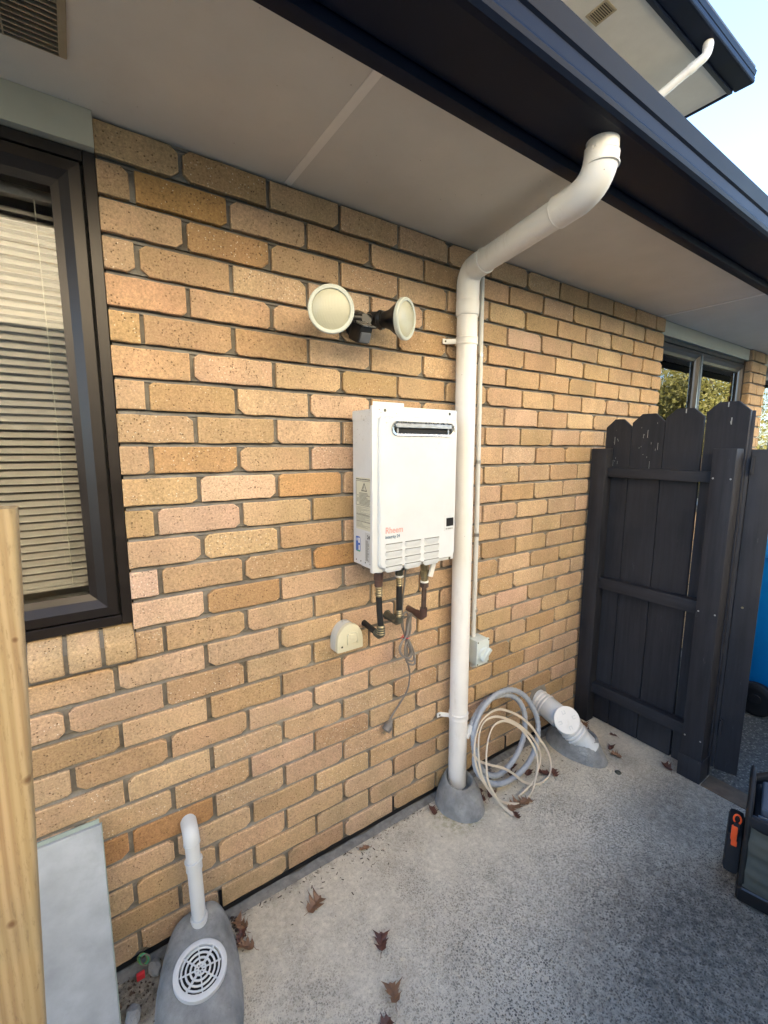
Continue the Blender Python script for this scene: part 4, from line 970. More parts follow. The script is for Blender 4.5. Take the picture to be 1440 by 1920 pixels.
CB = [[(1.374,-0.3,0.006),(1.368,-0.235,0.012),(1.336,-0.208,0.061),(1.303,-0.189,0.116),(1.282,-0.167,0.176),(1.283,-0.145,0.238),(1.307,-0.126,0.294),(1.351,-0.11,0.339),(1.41,-0.103,0.359),(1.473,-0.103,0.36),(1.529,-0.111,0.338),(1.607,-0.13,0.288),(1.664,-0.151,0.23),(1.706,-0.177,0.157),(1.737,-0.201,0.094),(1.741,-0.22,0.04),(1.712,-0.236,0.006),(1.644,-0.247,0.006),(1.604,-0.24,0.006),(1.559,-0.228,0.022),(1.514,-0.217,0.056),(1.474,-0.202,0.098),(1.416,-0.187,0.141),(1.35,-0.174,0.176),(1.294,-0.162,0.212),(1.268,-0.15,0.247)],
[(1.441,-0.271,0.006),(1.397,-0.241,0.012),(1.344,-0.224,0.05),(1.305,-0.203,0.111),(1.289,-0.184,0.164),(1.293,-0.161,0.231),(1.32,-0.134,0.306),(1.365,-0.12,0.346),(1.427,-0.12,0.349),(1.49,-0.129,0.324),(1.558,-0.146,0.281),(1.622,-0.168,0.22),(1.659,-0.189,0.162),(1.669,-0.208,0.113),(1.639,-0.225,0.067),(1.585,-0.238,0.031),(1.531,-0.243,0.019),(1.474,-0.243,0.010)],
[(1.37,-0.292,0.006),(1.356,-0.244,0.025),(1.325,-0.224,0.084),(1.309,-0.205,0.137),(1.315,-0.188,0.187),(1.334,-0.168,0.244),(1.365,-0.151,0.292),(1.405,-0.141,0.323),(1.459,-0.14,0.326),(1.507,-0.148,0.308),(1.565,-0.164,0.264),(1.609,-0.187,0.202),(1.632,-0.211,0.137),(1.622,-0.23,0.085),(1.588,-0.246,0.042),(1.549,-0.259,0.010),(1.498,-0.269,0.006)]]
g = MB()
for c_ in CB:
    p_ = smoothpts(c_, 6); g.tube(p_, .0030, 8); g.tube([q+Vector((.002, -.001, .0052)) for q in p_], .0028, 8)
cb = obj('cable_coil', g, 'cable', smooth=True, origin=(1.45, -.2, 0)); tag(cb, 'loose coil of thin cream cable lying in front of the grey hose', 'cable')

wp = thing('waste_pipe', 'thick white waste pipe with a round inspection cap, going into the ground', 'waste pipe', (1.93, -.15, 0))
W0, W1, W2 = Vector((1.925, .01, .214)), Vector((1.930, -.135, .200)), Vector((2.000, -.275, .045))
W1 = Vector((1.925, -.150, .172))
wpts = [W0]+arc_elbow(W0, W1, W2, .05)+[W2]
obj('pipe', MB().tube(wpts, .0525, 28), 'pvc_grey', parent=wp, smooth=True)
def band(a, b, t0, t1, r, name='rib', mat='pvc_grey'):
    a, b = Vector(a), Vector(b); d_ = (b-a).normalized(); obj(name, MB().lathe([(0, .049), (0, r-.001), (.0015, r), ((t1-t0)-.0015, r), (t1-t0, r-.001), (t1-t0, .049)], a+d_*t0, d_, 28, caps=False), mat, parent=wp, smooth=True)
for t0 in (.020, .040): band(W0, W1, t0, t0+.008, .0575, mat='pvc')
band(W0, W1, .052, .155, .0580, 'sleeve'); band(W0, W1, .060, .067, .0620, mat='pvc')
for t0 in (.058, .076, .094): band(W1, W2, t0, t0+.008, .0610, mat='pvc')
band(W1, W2, .02, .118, .0565, 'sleeve')
nc = (Vector((-.52, -.70, .50))).normalized(); cc = Vector((1.925, -.150, .172))
obj('cap_socket', MB().lathe([(0, .046), (.052, .058), (.054, .062), (.066, .062)], cc, nc, 32), 'pvc_grey', parent=wp, smooth=True)
cap = obj('inspection_cap', MB().lathe([(0, .064), (.001, .0655), (.008, .0655), (.010, .063)], cc+nc*.066, nc, 36), 'pvc', parent=wp, smooth=True)
B1 = nc.orthogonal().normalized(); B2 = nc.cross(B1)
for k in range(4):
    a = R(45+90*k+12); p = cc+nc*.0755+(B1*math.cos(a)+B2*math.sin(a))*.038; u = (B1*math.cos(a)+B2*math.sin(a)); v_ = nc.cross(u)
    g = MB()
    for (a0, a1, b0, b1) in ((-.008, -.005, -.009, .009), (.0053, .008, -.009, .009), (-.005, .005, -.009, -.006)):
        mm = Matrix((( u.x, v_.x, nc.x, p.x), (u.y, v_.y, nc.y, p.y), (u.z, v_.z, nc.z, p.z), (0, 0, 0, 1))); g.box(b0, b1, a0, a1, 0, .0025, mm)
    obj('grip_lug', g, 'pvc_grey', parent=cap)
g = cone('', [(2.000, -.190, .105, .165, 0, 0), (2.000, -.189, .103, .162, .016, 0), (1.998, -.190, .093, .145, .045, 0), (1.996, -.195, .080, .118, .075, .0), (1.998, -.215, .067, .085, .098, .0), (2.0, -.222, .060, .070, .102, 0), (2.0, -.222, .055, .062, .098, 0), (2.0, -.222, .05, .055, .06, 0)], None)
cn = obj('drain_surround', g, 'cast', smooth=True, origin=(2, -.19, 0)); tag(cn, 'long grey concrete surround under the thick waste pipe, by the fence', 'drain surround')
g = MB(); g.lathe([(0, .085), (.006, .07), (.008, .05)], (1.925, .004, .216), (0, -1, 0), 20); o = obj('mortar_patch', g, 'mortar', parent=brick_wall, smooth=True)

# ------------------------------------------------------------------ gully trap at left
gt = thing('gully_trap', 'grey concrete gully trap with a round white grate, at the bottom left', 'gully trap', (.12, -.18, 0))
secs = [ # y, left x, right x, height left, height right  (back to front)
 (-.020, .075, .222, .105, .120), (-.050, .060, .232, .112, .125), (-.085, .042, .234, .108, .112), (-.130, .026, .232, .098, .098), (-.180, .014, .226, .088, .085), (-.240, .006, .216, .078, .074), (-.300, .006, .202, .066, .062), (-.345, .016, .186, .048, .046), (-.372, .040, .160, .022, .020)]
g = MB(); vs = []; n_ = 0
for y, xl, xr, hl, hr_ in secs:
    w_ = xr-xl
    row = [(xl-.012, y, 0), (xl-.006, y, hl*.35), (xl+.012, y, hl*.80), (xl+.034, y, hl*.98), (xl+w_*.5, y, (hl+hr_)/2*1.0), (xr-.034, y, hr_*.98), (xr-.012, y, hr_*.80), (xr+.008, y, hr_*.35), (xr+.014, y, 0)]
    n_ = len(row); vs += row
fs = [(i*n_+k, i*n_+k+1, (i+1)*n_+k+1, (i+1)*n_+k) for i in range(len(secs)-1) for k in range(n_-1)]
fs += [tuple(range(n_)), tuple(reversed(range((len(secs)-1)*n_, len(secs)*n_)))]
g.add(vs, fs); sur = obj('surround', g, 'cast', parent=gt, smooth=True)
md = sur.modifiers.new('round', 'SUBSURF'); md.levels = md.render_levels = 2
# grate lies on the sloping top
gc = Vector((.124, -.203, .092)); gn = Vector((.0, -.17, .985)).normalized(); GR = .068
gu = Vector((1, 0, 0)); gv = gn.cross(gu).normalized()
ga = math.radians(38)
gr = obj('grate_rim', MB().lathe([(-.012, GR+.004), (.004, GR+.004), (.006, GR), (.005, GR-.010), (-.002, GR-.012), (-.012, GR-.013)], gc, gn, 40, caps=False), 'pvc_grey', parent=gt, smooth=True)
obj('grate_pit', MB().lathe([(-.006, GR-.006), (-.005, .0)], gc, gn, 32), 'seal', parent=gt)
for rr_ in (.014, .0265, .039, .0505):
    ring = [gc+gn*.002+(gu*math.cos(2*math.pi*k/32)+gv*math.sin(2*math.pi*k/32))*rr_ for k in range(33)]
    obj('grate_ring', MB().tube(ring, .0029, 6), 'pvc_grey', parent=gt, smooth=True)
for k in range(8):
    a = ga+k*math.pi/4; dd = gu*math.cos(a)+gv*math.sin(a)
    obj('grate_spoke', MB().tube([gc+gn*.002+dd*(.004), gc+gn*.002+dd*(GR-.010)], .0022 if k % 4 else .0036, 6), 'pvc_grey', parent=gt, smooth=True)
gp = thing('waste_pipe', 'thin white waste pipe from the bricks down to the gully trap', 'waste pipe', (.146, -.05, .05))
G0, G1, G2 = Vector((.148, .008, .402)), Vector((.146, -.052, .398)), Vector((.150, -.078, .085))
obj('pipe', MB().tube([G0]+arc_elbow(G0, G1, G2, .028)+[G2], .0210, 20), 'pvc_grey', parent=gp, smooth=True)
dg_ = (G2-G1).normalized()
for (t0, l_, r_) in ((.028, .004, .0245), (.085, .004, .0262), (.089, .028, .0240), (.275, .030, .0240), (.276, .004, .0255)):
    obj('socket', MB().lathe([(0, .020), (0, r_), (l_, r_), (l_, .020)], G1+dg_*t0, dg_, 20, caps=False), 'pvc_grey', parent=gp, smooth=True)
obj('elbow', MB().tube([G0+Vector((0, -.012, 0))]+arc_elbow(G0, G1, G2, .028)[0:9]+[G1+dg_*.03], .0235, 20), 'pvc_grey', parent=gp, smooth=True)

for (x, y, z, sx, lab) in ((.022, -.060, .016, .020, 'broken lump of mortar beside the red tag, left of the gully trap'), (-.045, -.150, .012, .022, 'small grey rubble stone near the foot of the leaning sheet')):
    bm = bmesh.new(); bmesh.ops.create_icosphere(bm, subdivisions=2, radius=1); rr5 = random.Random(int(x*1000))
    g = MB(); g.add([(x+q.co.x*sx*rr5.uniform(.75, 1.15), y+q.co.y*sx*1.3*rr5.uniform(.75, 1.15), z+q.co.z*z*rr5.uniform(.8, 1.15)) for q in bm.verts], [tuple(v.index for v in f.verts) for f in bm.faces]); bm.free()
    o = obj('rubble', g, 'cast', origin=(x, y, 0)); tag(o, lab, 'rubble')
# leaning sheet, timber post
t = MB(); P0 = Vector((-.073, -.030, .536)); bw, bh = .30, .552
ang = math.atan2(.115, .536)
mtx = Matrix.Translation((-.0765, -.150, .002)) @ Matrix.Rotation(-ang, 4, 'X')
bd = obj('leaning_sheet', MB().box(-.30, 0, 0, .012, 0, .546), 'board', bevel=.0015, seg=1, mtx=mtx, origin=(-.23, -.15, 0)); obj('cut_edge', MB().box(.0002, .0022, .0005, .0115, 0, .546), 'board_edge', parent=bd, mtx=mtx); obj('back_layer', MB().box(-.30, -.004, .0122, .018, 0, .556), 'board_edge', parent=bd, mtx=mtx); tag(bd, 'pale grey sheet offcut leaning against the bricks below the near window', 'board')
tilt = Matrix.Translation((-.2037, -.480, 0)) @ Matrix.Rotation(math.atan2(.0447, .93), 4, 'Y')
g = MB(); prof = []
for cx, cy, a0 in ((.089, .009, -90), (.089, .036, 0), (.011, .036, 90), (.011, .009, 180)):
    for k in range(5): a = R(a0+90*k/4); prof.append((cx+.009*math.cos(a)-.098, cy-.045+.009*math.sin(a)))
g.prism(prof, 'Z', 0, 1.482)
tp = obj('timber_post', g, 'pine', smooth=True, mtx=tilt); tag(tp, 'pale treated pine stud standing in front of the near window', 'timber post')

# ------------------------------------------------------------------ charcoal fence panel and gate
fp = thing('picket_fence', 'charcoal picket fence panel between the brick wall and the gate', 'fence', (2.3, -.33, 0))
obj('post', MB().box(2.262, 2.330, -.094, -.012, -.02, 1.568), 'fence', parent=fp, bevel=.004)
obj('post', MB().box(2.250, 2.334, -.6665, -.578, -.02, 1.570), 'fence', parent=fp, bevel=.005)
obj('post_sleeve', MB().box(2.243, 2.3355, -.6705, -.574, -.02, .112), 'fence', parent=fp, bevel=.004)
for z0, z1 in ((1.418, 1.467), (.800, .862), (.180, .240)):
    obj('rail', MB().box(2.285, 2.3345, -.5775, -.0945, z0, z1), 'fence_h', parent=fp, bevel=.003)
def picket(y0, y1, zt, parent, x0=2.336, x1=2.354, z0=.004, sh=.046, dip=.042, jit=0):
    P_ = [(y0, z0), (y1, z0+jit), (y1, zt-dip), (y1-sh, zt), (y0+sh, zt), (y0, zt-dip)]
    return obj('picket', MB().prism(P_, 'X', x0, x1), 'fence', parent=parent, bevel=.0015, seg=1)
picket(-.178, -.044, 1.722, fp, jit=.0); picket(-.336, -.181, 1.742, fp); picket(-.501, -.339, 1.758, fp); picket(-.672, -.509, 1.775, fp, z0=.004)
# rails of the far side, screws
for y in (-.59, -.655):
    for z in (1.44, .83, .21): obj('screw', MB().lathe([(0, .004), (.0012, .0035)], (2.2496, y, z), (-1, 0, 0), 8), 'steel', parent=fp)
# bird droppings on the pickets
g = MB(); r3 = random.Random(8)
for k in range(22):
    a = r3.random()
    yc = r3.choice([-.095, -.10, -.11, -.235, -.265, -.29, -.31]) + r3.uniform(-.014, .014); zt = r3.uniform(1.50, 1.70); l_ = r3.uniform(.003, .045)*(1 if a < .6 else .3); w_ = r3.uniform(.0003, .0008)
    g.box(2.3349, 2.3358, yc-w_, yc+w_, zt-l_, zt)
for yc, zt, l_ in ((-.425, 1.755, .02), (-.59, 1.772, .02), (-.607, 1.705, .03), (-.605, 1.69, .01)): g.box(2.3349, 2.3358, yc-.002, yc+.002, zt-l_, zt)
obj('droppings', g, 'white_dropping', parent=fp)

gate = thing('gate', 'charcoal gate leaf standing open behind the fence post', 'gate', (2.36, -.68, 0))
ga_ = R(17)
mg = Matrix.Translation((2.352, -.664, 0)) @ Matrix.Rotation(ga_, 4, 'Z')      # local x along the leaf, local -y across its hinge edge
mg_x = mg
obj('stile', MB().box(0, .045, -.110, -.023, .045, 1.565), 'fence', parent=gate, bevel=.003, mtx=mg)
obj('stile', MB().box(.76, .805, -.110, -.023, .045, 1.565), 'fence', parent=gate, bevel=.003, mtx=mg)
for z0 in (1.40, .80, .18): obj('rail', MB().box(.0455, .7595, -.070, -.023, z0, z0+.06), 'fence_h', parent=gate, bevel=.003, mtx=mg)
for k in range(5):
    x0 = .002+k*.162; x1 = x0+.155; zt = 1.735
    P_ = [(x0, .05), (x1, .05), (x1, zt-.045), (x1-.045, zt), (x0+.045, zt), (x0, zt-.045)]
    obj('picket', MB().prism(P_, 'Y', -.0215, 0), 'fence', parent=gate, bevel=.0015, seg=1, mtx=mg)
for z in (1.50, .27):
    hg = obj('hinge', MB().box(-.022, .0, -.030, -.024, z-.035, z+.035), 'fence', parent=gate, mtx=mg)
    obj('hinge_pin', MB().tube([mg @ Vector((-.008, -.031, z-.04)), mg @ Vector((-.008, -.031, z+.04))], .006, 8), 'fence', parent=hg)
g = MB(); g.lathe([(0, .0055), (.003, .004)], mg @ Vector((0, -.055, .86)), mg.to_3x3() @ Vector((-1, 0, 0)), 8); obj('bolt_head', g, 'brass', parent=gate)
g = MB(); g.lathe([(0, .005), (.0006, .004)], mg @ Vector((0, -.082, .86)), mg.to_3x3() @ Vector((-1, 0, 0)), 8); obj('bolt_hole', g, 'seal', parent=gate)
g = MB().box(2.247, 2.358, -2.2, -.675, -.08, .004); th = obj('gate_threshold', g, 'oldwood', bevel=.004, kind='structure')
# matching fence behind the photographer, seen only in the glass
bf = thing('picket_fence', 'charcoal picket fence behind the photographer, mirrored in the near window', 'fence', (0, -2.35, 0))
pk = None
for k in range(62):
    x = -4.6+k*.158
    if x > 2.1 and x < 3.3 and False: continue
    if pk is None:
        P_ = [(x, .02), (x+.15, .02), (x+.15, 1.66), (x+.105, 1.705), (x+.045, 1.705), (x, 1.66)]
        pk = obj('picket', MB().prism(P_, 'Y', -2.40, -2.38), 'fence', parent=bf)
    else:
        o = bpy.data.objects.new('picket', pk.data); S.collection.objects.link(o); o.parent = bf; o.location = (.158*k, 0, rnd.uniform(-.01, .01))
for z0 in (.3, .85, 1.4): obj('rail', MB().box(-4.6, 5.2, -2.379, -2.34, z0, z0+.07), 'fence_h', parent=bf)

# ------------------------------------------------------------------ wheelie bin
wb = thing('wheelie_bin', 'blue wheelie bin standing beyond the open gate', 'bin', (3.45, -.8, 0))
g = MB(); lo = [(3.24, -.56), (3.66, -.56), (3.66, -1.02), (3.24, -1.02)]; hi = [(3.16, -.42), (3.74, -.42), (3.74, -1.15), (3.16, -1.15)]
g.add([(*p, .06) for p in lo]+[(*p, .97) for p in hi], [(3, 2, 1, 0), (4, 5, 6, 7), (0, 1, 5, 4), (1, 2, 6, 5), (2, 3, 7, 6), (3, 0, 4, 7)]); obj('body', g, 'bin', parent=wb, bevel=.025, seg=3)
obj('rim', MB().box(3.135, 3.765, -1.175, -.395, .955, .99), 'bin_lid', parent=wb, bevel=.008)
g = MB(); g.prism([(-1.18, .991), (-.36, .991), (-.37, 1.03), (-.55, 1.065), (-1.0, 1.065), (-1.17, 1.03)], 'X', 3.13, 3.77); obj('lid', g, 'bin_lid', parent=wb, bevel=.012)
for x in (3.16, 3.70):
    wlo = obj('wheel', MB().lathe([(-.022, .06), (-.022, .088), (-.016, .098), (.016, .098), (.022, .088), (.022, .06)], (x, -.615, .098), (1, 0, 0), 32, caps=False), 'tyre', parent=wb, smooth=True)
    obj('wheel_hub', MB().lathe([(-.018, .0), (-.018, .028), (-.012, .032), (-.010, .066), (.010, .066), (.018, .028), (.018, 0)], (x, -.615, .098), (1, 0, 0), 28, caps=False), 'tyre', parent=wlo, smooth=True)
obj('axle', MB().tube([(3.16, -.615, .098), (3.70, -.615, .098)], .012, 10), 'steel', parent=wb)
obj('handle', MB().tube([(3.25, -.40, 1.0), (3.25, -.34, 1.0), (3.65, -.34, 1.0), (3.65, -.40, 1.0)], .014, 10), 'bin_lid', parent=wb)

# ------------------------------------------------------------------ tool bag
bg_ = thing('tool_bag', 'black and grey open tool bag with an orange clip at the right edge', 'tool bag', (1.9, -1.15, 0))
e1_ = Vector((.24, -.97, 0)).normalized(); e2_ = Vector((.97, .24, 0)).normalized()
mb_ = Matrix(((e1_.x, e2_.x, 0, 1.735), (e1_.y, e2_.y, 0, -.972), (0, 0, 1, 0), (0, 0, 0, 1)))
L_, D2 = .46, .27
obj('moulded_base', MB().box(-.004, L_+.004, -.006, D2+.006, 0, .062), 'bag_base', parent=bg_, bevel=.018, seg=3, mtx=mb_)
def wallshell(name, hgt, mat, th=.012):
    g = MB(); n_ = 12
    g.box(.002, L_-.002, 0, th, .05, hgt); g.box(.002, L_-.002, D2-th, D2, .05, hgt); return obj(name, g, mat, parent=bg_, bevel=.004, mtx=mb_)
wallshell('side_wall', .335, 'canvas_black')
# ends rise in an arch that carries the handle
for xx in (.0, L_-.014):
    P_ = [(0, .05), (D2, .05), (D2, .31)]+[(D2/2+D2/2*math.cos(R(a)), .31+.095*math.sin(R(a))) for a in range(15, 180, 15)]+[(0, .31)]
    g = MB(); g.prism(P_, 'X', xx, xx+.014); ew = obj('end_wall', g, 'canvas_black', parent=bg_, bevel=.003, mtx=mb_)
    arch = [(xx+.007, -.004, .08), (xx+.007, -.002, .29)]+[(xx+.007, D2/2-D2/2*math.cos(R(a)), .31+.10*math.sin(R(a))) for a in range(0, 181, 12)]+[(xx+.007, D2, .29)]
    obj('piping', MB().tube([mb_ @ Vector(q) for q in arch], .0085, 10), 'black_foam', parent=ew, smooth=True)
# the grey quilted panel on the near face, with wrinkles
g = MB(); nx, nz = 10, 26; x0, x1 = .012, .130; vs = []
for j in range(nz+1):
    z = .066+(.298-.066)*j/nz
    for i in range(nx+1):
        x = x0+(x1-x0)*i/nx; e = min(i, nx-i)/nx
        y = -.004-.011*min(1, e*4)*(.72+.28*math.sin(z*150+x*26))-.004*math.sin(z*60)
        vs.append((x, y, z))
g.add(vs, [(j*(nx+1)+i, j*(nx+1)+i+1, (j+1)*(nx+1)+i+1, (j+1)*(nx+1)+i) for j in range(nz) for i in range(nx)])
obj('grey_panel', g, 'canvas', parent=bg_, smooth=True, mtx=mb_)
obj('front_pocket', MB().box(.134, .36, -.035, -.001, .066, .27), 'canvas_black', parent=bg_, bevel=.012, mtx=mb_)
obj('top_band', MB().box(.004, L_-.004, -.006, -.0005, .302, .334), 'canvas_black', parent=bg_, bevel=.003, mtx=mb_)
obj('lining', MB().box(.016, L_-.016, .0125, .020, .10, .33), 'bag_lining', parent=bg_, mtx=mb_)
obj('inner_pouch', MB().box(.02, L_-.02, .03, D2-.02, .06, .322), 'canvas_black', parent=bg_, bevel=.02, seg=3, mtx=mb_)
obj('inner_tool_sleeve', MB().box(.035, .13, .045, D2-.05, .30, .352), 'bag_lining', parent=bg_, bevel=.012, seg=3, mtx=mb_)
obj('zip', MB().box(.03, .30, .022, .027, .328, .334), 'steel', parent=bg_, mtx=mb_)
obj('end_pocket', MB().box(-.048, -.001, .04, .19, .055, .215), 'canvas_black', parent=bg_, bevel=.016, mtx=mb_)
g = MB().tube([mb_ @ Vector(q) for q in ((.007, D2*.5, .395), (.05, D2*.5, .43), (L_-.05, D2*.5, .43), (L_-.007, D2*.5, .395))], .013, 10); obj('carry_handle', g, 'black_foam', parent=bg_, smooth=True)
cl = thing('orange_clip', 'bright orange clip tag hanging from the end of the tool bag', 'clip', mb_ @ Vector((-.02, .02, .18)))
g = MB(); ringp = [mb_ @ Vector((-.022, .022+.0*k, .288)) + Vector((0, 0, 0)) + e1_*(.010*math.cos(2*math.pi*k/20)) + Vector((0, 0, .017*math.sin(2*math.pi*k/20))) for k in range(21)]
obj('hook', MB().tube(ringp, .0030, 8), 'orange', parent=cl, smooth=True)
obj('tag', MB().box(-.035, -.017, .013, .022, .206, .264), 'orange', parent=cl, bevel=.005, mtx=mb_)
obj('tag_end', MB().box(-.032, -.015, .014, .021, .186, .208), 'orange', parent=cl, bevel=.004, mtx=mb_)
obj('webbing', MB().box(-.030, -.014, .015, .021, .256, .276), 'canvas_black', parent=cl, mtx=mb_)

# ------------------------------------------------------------------ wires by the gully
wr = thing('earth_wire', 'little loop of green wire with a red tag at the foot of the bricks', 'wire', (-.01, -.03, .02))
for k in range(3):
    c_ = Vector((-.008+.004*k, -.03-.004*k, .035)); obj('wire_loop', MB().tube([c_+Vector((.012*math.cos(a), -.005*math.cos(a), .019*math.sin(a))) for a in [2*math.pi*i/18 for i in range(19)]], .0022, 6), plain('green_wire', (.16, .24, .08), .5) if k == 0 else 'green_print' if k == 1 else 'flex', parent=wr, smooth=True)
obj('red_tag', MB().box(-.028, -.006, -.062, -.050, .002, .020), 'red', parent=wr, bevel=.002)

# ------------------------------------------------------------------ fallen leaves
def oak_leaf(seed, L=.075, W=.05, curl=.3):
    """pin oak leaf: a narrow blade with a few deep pointed lobes, curled dry"""
    r = random.Random(seed); side = []
    for sgn in (1, -1):
        pts = [(0, .0015)]; n_ = r.choice([3, 3, 4])
        for k in range(n_):
            t = (k+.55)/(n_+.5)+r.uniform(-.03, .03); ln = W*.5*(.62+.5*math.sin(math.pi*t))*r.uniform(.75, 1.25); fw = r.uniform(.10, .2)*L
            base = W*r.uniform(.13, .24)
            pts += [(L*(t-.11), base), (L*t-.006, base*1.25), (L*t+fw*.45, ln*.7), (L*t+fw*.75, ln*.72), (L*t+fw, ln), (L*t+fw*1.15, ln*.62), (L*t+fw*.75, ln*.42), (L*(t+.09), base*1.2)]
        pts.append((L*1.02, 0)); side.append((sgn, pts))
    g = MB(); tw = r.uniform(-.6, .6); ph = r.uniform(0, 6)
    def lift(x, y):
        q = x/L-.5
        return .0035+curl*1.5*y*y/(W*.5)+curl*.55*L*q*q+tw*y*q*.8+.0022*math.sin(x*160+ph)*math.sin(y*120)
    for sgn, pts in side:
        vs = []
        for x, y in pts: vs += [(x-L/2, 0, lift(x, 0)), (x-L/2, sgn*y, max(.0008, lift(x, sgn*y)))]
        # the midrib point is pulled back inside the blade for overhanging tips
        g.add(vs, [(2*i, 2*i+1, 2*i+3, 2*i+2) if sgn < 0 else (2*i, 2*i+2, 2*i+3, 2*i+1) for i in range(len(pts)-1)])
    g.tube([(-L*.5, 0, lift(0, 0)), (-L*.66, .004, .004), (-L*.85, r.uniform(-.01, .01), .002)], .0008, 4)
    return g
LV = [ # x, y, rot, length, width, colour, label
 (.505, -.154, 20, .085, .075, 'leaf_a', 'big curled tan oak leaf lying alone near the wall, left of centre'),
 (.629, -.382, 60, .070, .060, 'leaf_b', 'small red spiky leaf on the open concrete in the bottom centre'),
 (.581, -.513, 75, .068, .062, 'leaf_a', 'brown leaf on the concrete near the bottom edge of the picture'),
 (.520, -.560, 10, .06, .05, 'leaf_b', 'dark red leaf half cut off by the bottom edge of the picture'),
 (.275, -.075, 110, .075, .05, 'leaf_a', 'crumpled brown leaf tucked against the right side of the gully trap'),
 (.262, -.115, 60, .06, .04, 'leaf_b', 'dark leaf lying between the gully trap and the wall gap'),
 (1.106, -.082, 70, .065, .045, 'leaf_b', 'red leaf against the left side of the downpipe surround'),
 (1.350, -.110, 150, .075, .06, 'leaf_b', 'dark red leaf between the downpipe surround and the hose coil'),
 (1.385, -.160, 30, .07, .05, 'leaf_b', 'red brown leaf under the bottom of the hose coil'),
 (1.420, -.262, 5, .095, .075, 'leaf_a', 'big pale brown leaf lying under the cream cable ends'),
 (1.480, -.275, 160, .085, .07, 'leaf_a', 'pale brown leaf overlapping the big one by the cream cable'),
 (1.385, -.305, 250, .06, .04, 'leaf_b', 'narrow dark leaf beside the tip of the cream cable'),
 (1.560, -.140, 80, .08, .06, 'leaf_b', 'dark leaf in the middle of the hose loop by the wall'),
 (1.700, -.215, 130, .075, .06, 'leaf_b', 'red leaf at the right end of the cream cable loops'),
 (1.745, -.240, 40, .07, .055, 'leaf_b', 'dark red leaf just outside the right side of the cable loops'),
 (1.640, -.170, 20, .06, .05, 'leaf_b', 'small red leaf under the right side of the hose coil'),
 (2.115, -.345, 100, .065, .05, 'leaf_a', 'brown leaf at the tip of the waste pipe surround'),
 (2.240, -.535, 60, .07, .05, 'leaf_b', 'curled red leaf against the bottom of the fence post'),
 (2.215, -.110, 30, .07, .05, 'leaf_a', 'brown leaf in the corner by the wall and the fence'),
 (2.180, -.160, 90, .06, .05, 'leaf_b', 'red leaf on the concrete between the waste pipe and the fence'),
 (1.470, -.085, 200, .075, .06, 'leaf_b', 'dark leaf behind the lowest loop of the hose, close to the wall'),
 (1.610, -.095, 10, .07, .055, 'leaf_b', 'red leaf behind the hose coil near the waste pipe surround'),
 (1.330, -.150, 95, .06, .05, 'leaf_b', 'dark leaf wedged behind the downpipe surround under the hose'),
 (2.150, -.300, 15, .06, .045, 'leaf_b', 'small dark leaf right of the waste pipe surround tip'),
 (2.262, -.250, 120, .05, .04, 'leaf_b', 'red leaf at the foot of the second fence picket'),
 (.760, -.068, 170, .06, .030, 'leaf_a', 'curled brown leaf strip on the grit by the wall, left of centre'),
 (.268, -.150, 140, .07, .05, 'leaf_a', 'pale brown leaf leaning on the lower right side of the gully trap'),
]
for i, (x, y, rz, L, W, m_, lab) in enumerate(LV):
    o = obj('fallen_leaf', oak_leaf(i, L*.74, W*.84, rnd.uniform(.25, .55)), m_); o.location = (x, y, .0015); o.rotation_euler = (rnd.uniform(-.12, .12), rnd.uniform(-.15, .05), R(rz))
    tag(o, lab, 'leaf', 'fallen leaves on the concrete')
# crumbs and bits of leaf
g = MB(); r4 = random.Random(21)
for k in range(620):
    a = r4.random()
    if a < .52: x, y = r4.uniform(.25, 2.2), -.038-abs(r4.gauss(0, .02))
    elif a < .62: x, y = r4.gauss(.72, .09), -.07-abs(r4.gauss(0, .06))
    elif a < .78: x, y = r4.gauss(2.05, .14), r4.gauss(-.30, .10)
    elif a < .9: x, y = r4.gauss(1.5, .18), r4.gauss(-.16, .06)
    else: x, y = r4.uniform(.3, 2.1), r4.uniform(-1.0, -.1)
    if y > -.036 or x > 2.22: continue
    s_ = r4.choice([.0007, .0011, .0018, .0030])*r4.uniform(.7, 1.2)*(1 if y > -.3 else .6); an = r4.uniform(0, 3.14); el = r4.uniform(1, 2.6)
    c_, s2 = math.cos(an), math.sin(an); P_ = [(-el, -.5), (el*.9, -.6), (el*1.1, .4), (-.8*el, .5)]
    vs = [(x+s_*(c_*p-s2*q_), y+s_*(s2*p+c_*q_), .0008+r4.uniform(0, .003)) for p, q_ in P_]
    g.add(vs, [(0, 1, 2, 3)])
# litter drift packed beside the gully and at the left of it
for k in range(260):
    x, y = (r4.gauss(-.03, .03), r4.gauss(-.10, .05)) if r4.random() < .45 else (r4.gauss(.262, .012), r4.gauss(-.075, .03))
    if y > -.036: continue
    s_ = r4.choice([.0015, .0025, .004])*r4.uniform(.6, 1.2); an = r4.uniform(0, 3.14); c_, s2 = math.cos(an), math.sin(an)
    vs = [(x+s_*(c_*p-s2*q_), y+s_*(s2*p+c_*q_), .001+r4.uniform(0, .008)) for p, q_ in ((-1.0, -.6), (.8, -.9), (1.2, .4), (-.4, .9))]; g.add(vs, [(0, 1, 2, 3)])
obj('leaf_litter', g, 'debris', kind='stuff')
st1 = obj('pebble', MB().lathe([(0, .012), (.004, .016), (.009, .010), (.010, .0)], (2.005, -.415, 0), (0, 0, 1), 9), 'bronze'); tag(st1, 'small dark stone on the concrete in front of the waste pipe surround', 'stone')

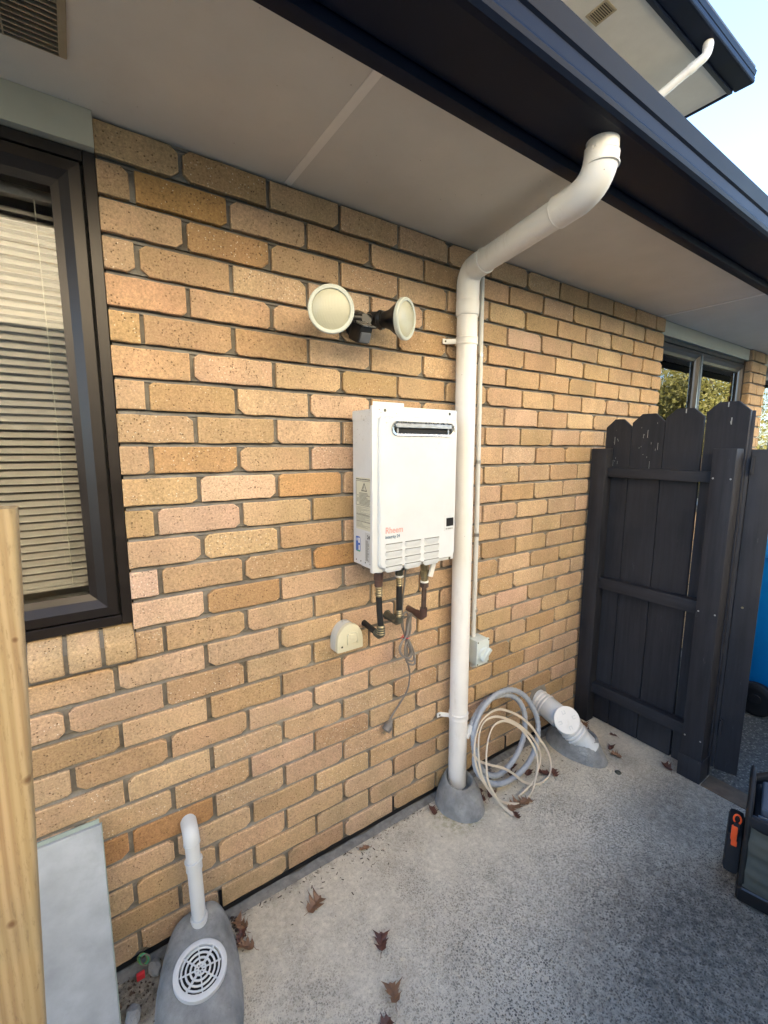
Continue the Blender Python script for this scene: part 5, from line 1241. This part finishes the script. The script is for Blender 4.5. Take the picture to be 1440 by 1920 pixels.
# ------------------------------------------------------------------ what the glass mirrors: neighbour's sunlit wall and trees
nb = thing('neighbour_house', 'cream weatherboard house across the side yard, mirrored in the near window', 'house', (-1, -6.2, 0))
bo = None
for k in range(34):
    z = .15+k*.17
    if bo is None:
        g = MB(); g.prism([(-6.0, z), (-6.022, z), (-6.004, z+.18), (-6.0, z+.18)], 'X', -7, 7.5); bo = obj('weatherboard', g, 'weather', parent=nb); z00 = z
    else: o = bpy.data.objects.new('weatherboard', bo.data); S.collection.objects.link(o); o.parent = nb; o.location = (0, 0, z-z00)
# the boards face our yard: mirror of the profile, lip towards +Y
obj('wall', MB().box(-7, 7.5, -10, -6.03, -.1, 6.0), 'weather', parent=nb)
obj('roof', MB().prism([(-5.5, 6.0), (-5.5, 6.1), (-8, 7.2), (-10.6, 6.1), (-10.6, 6.0)], 'X', -7.4, 7.9), 'roof', parent=nb)
def tree(x, y, h_, rad, label, seed):
    r = random.Random(seed); t = thing('tree', label, 'tree', (x, y, -.1))
    obj('trunk', MB().tube([(x, y, -.1), (x+.1, y, h_*.35), (x, y+.1, h_*.8)], [.16, .12, .05], 10), 'bark', parent=t, smooth=True)
    g = MB(); cl_ = [(x+r.gauss(0, rad*.5), y+r.gauss(0, rad*.5), h_*.62+r.gauss(0, rad*.42)) for _ in range(34)]
    for _ in range(7000):
        c_ = r.choice(cl_); d_ = Vector((r.gauss(0, 1), r.gauss(0, 1), r.gauss(0, 1))).normalized()*rad*.30*r.uniform(.6, 1)
        p = Vector(c_)+d_; u = Vector((r.gauss(0, 1), r.gauss(0, 1), r.gauss(0, 1))).normalized(); v_ = u.orthogonal().normalized(); s_ = r.uniform(.04, .09)
        g.add([p-u*s_, p-v_*s_*.5, p+u*s_, p+v_*s_*.5], [(0, 1, 2, 3)])
    obj('crown', g, 'foliage', parent=t, kind='stuff')
tree(14.5, -5.4, 4.6, 1.9, 'leafy tree mirrored in the left pane of the far window', 1)
tree(19.0, -6.2, 5.4, 2.3, 'taller leafy tree mirrored in the right pane of the far window', 2)
tree(26.0, -8.0, 6.4, 3.0, 'added broad leafy tree covering the sky mirrored in the farthest window', 3)  # unseen tree added to darken the sky reflected in the farthest window
tree(34.0, -11.0, 7.5, 3.6, 'farthest added leafy tree, mirrored beyond the brick pier', 4)  # unseen too, added to fill more of that reflected sky
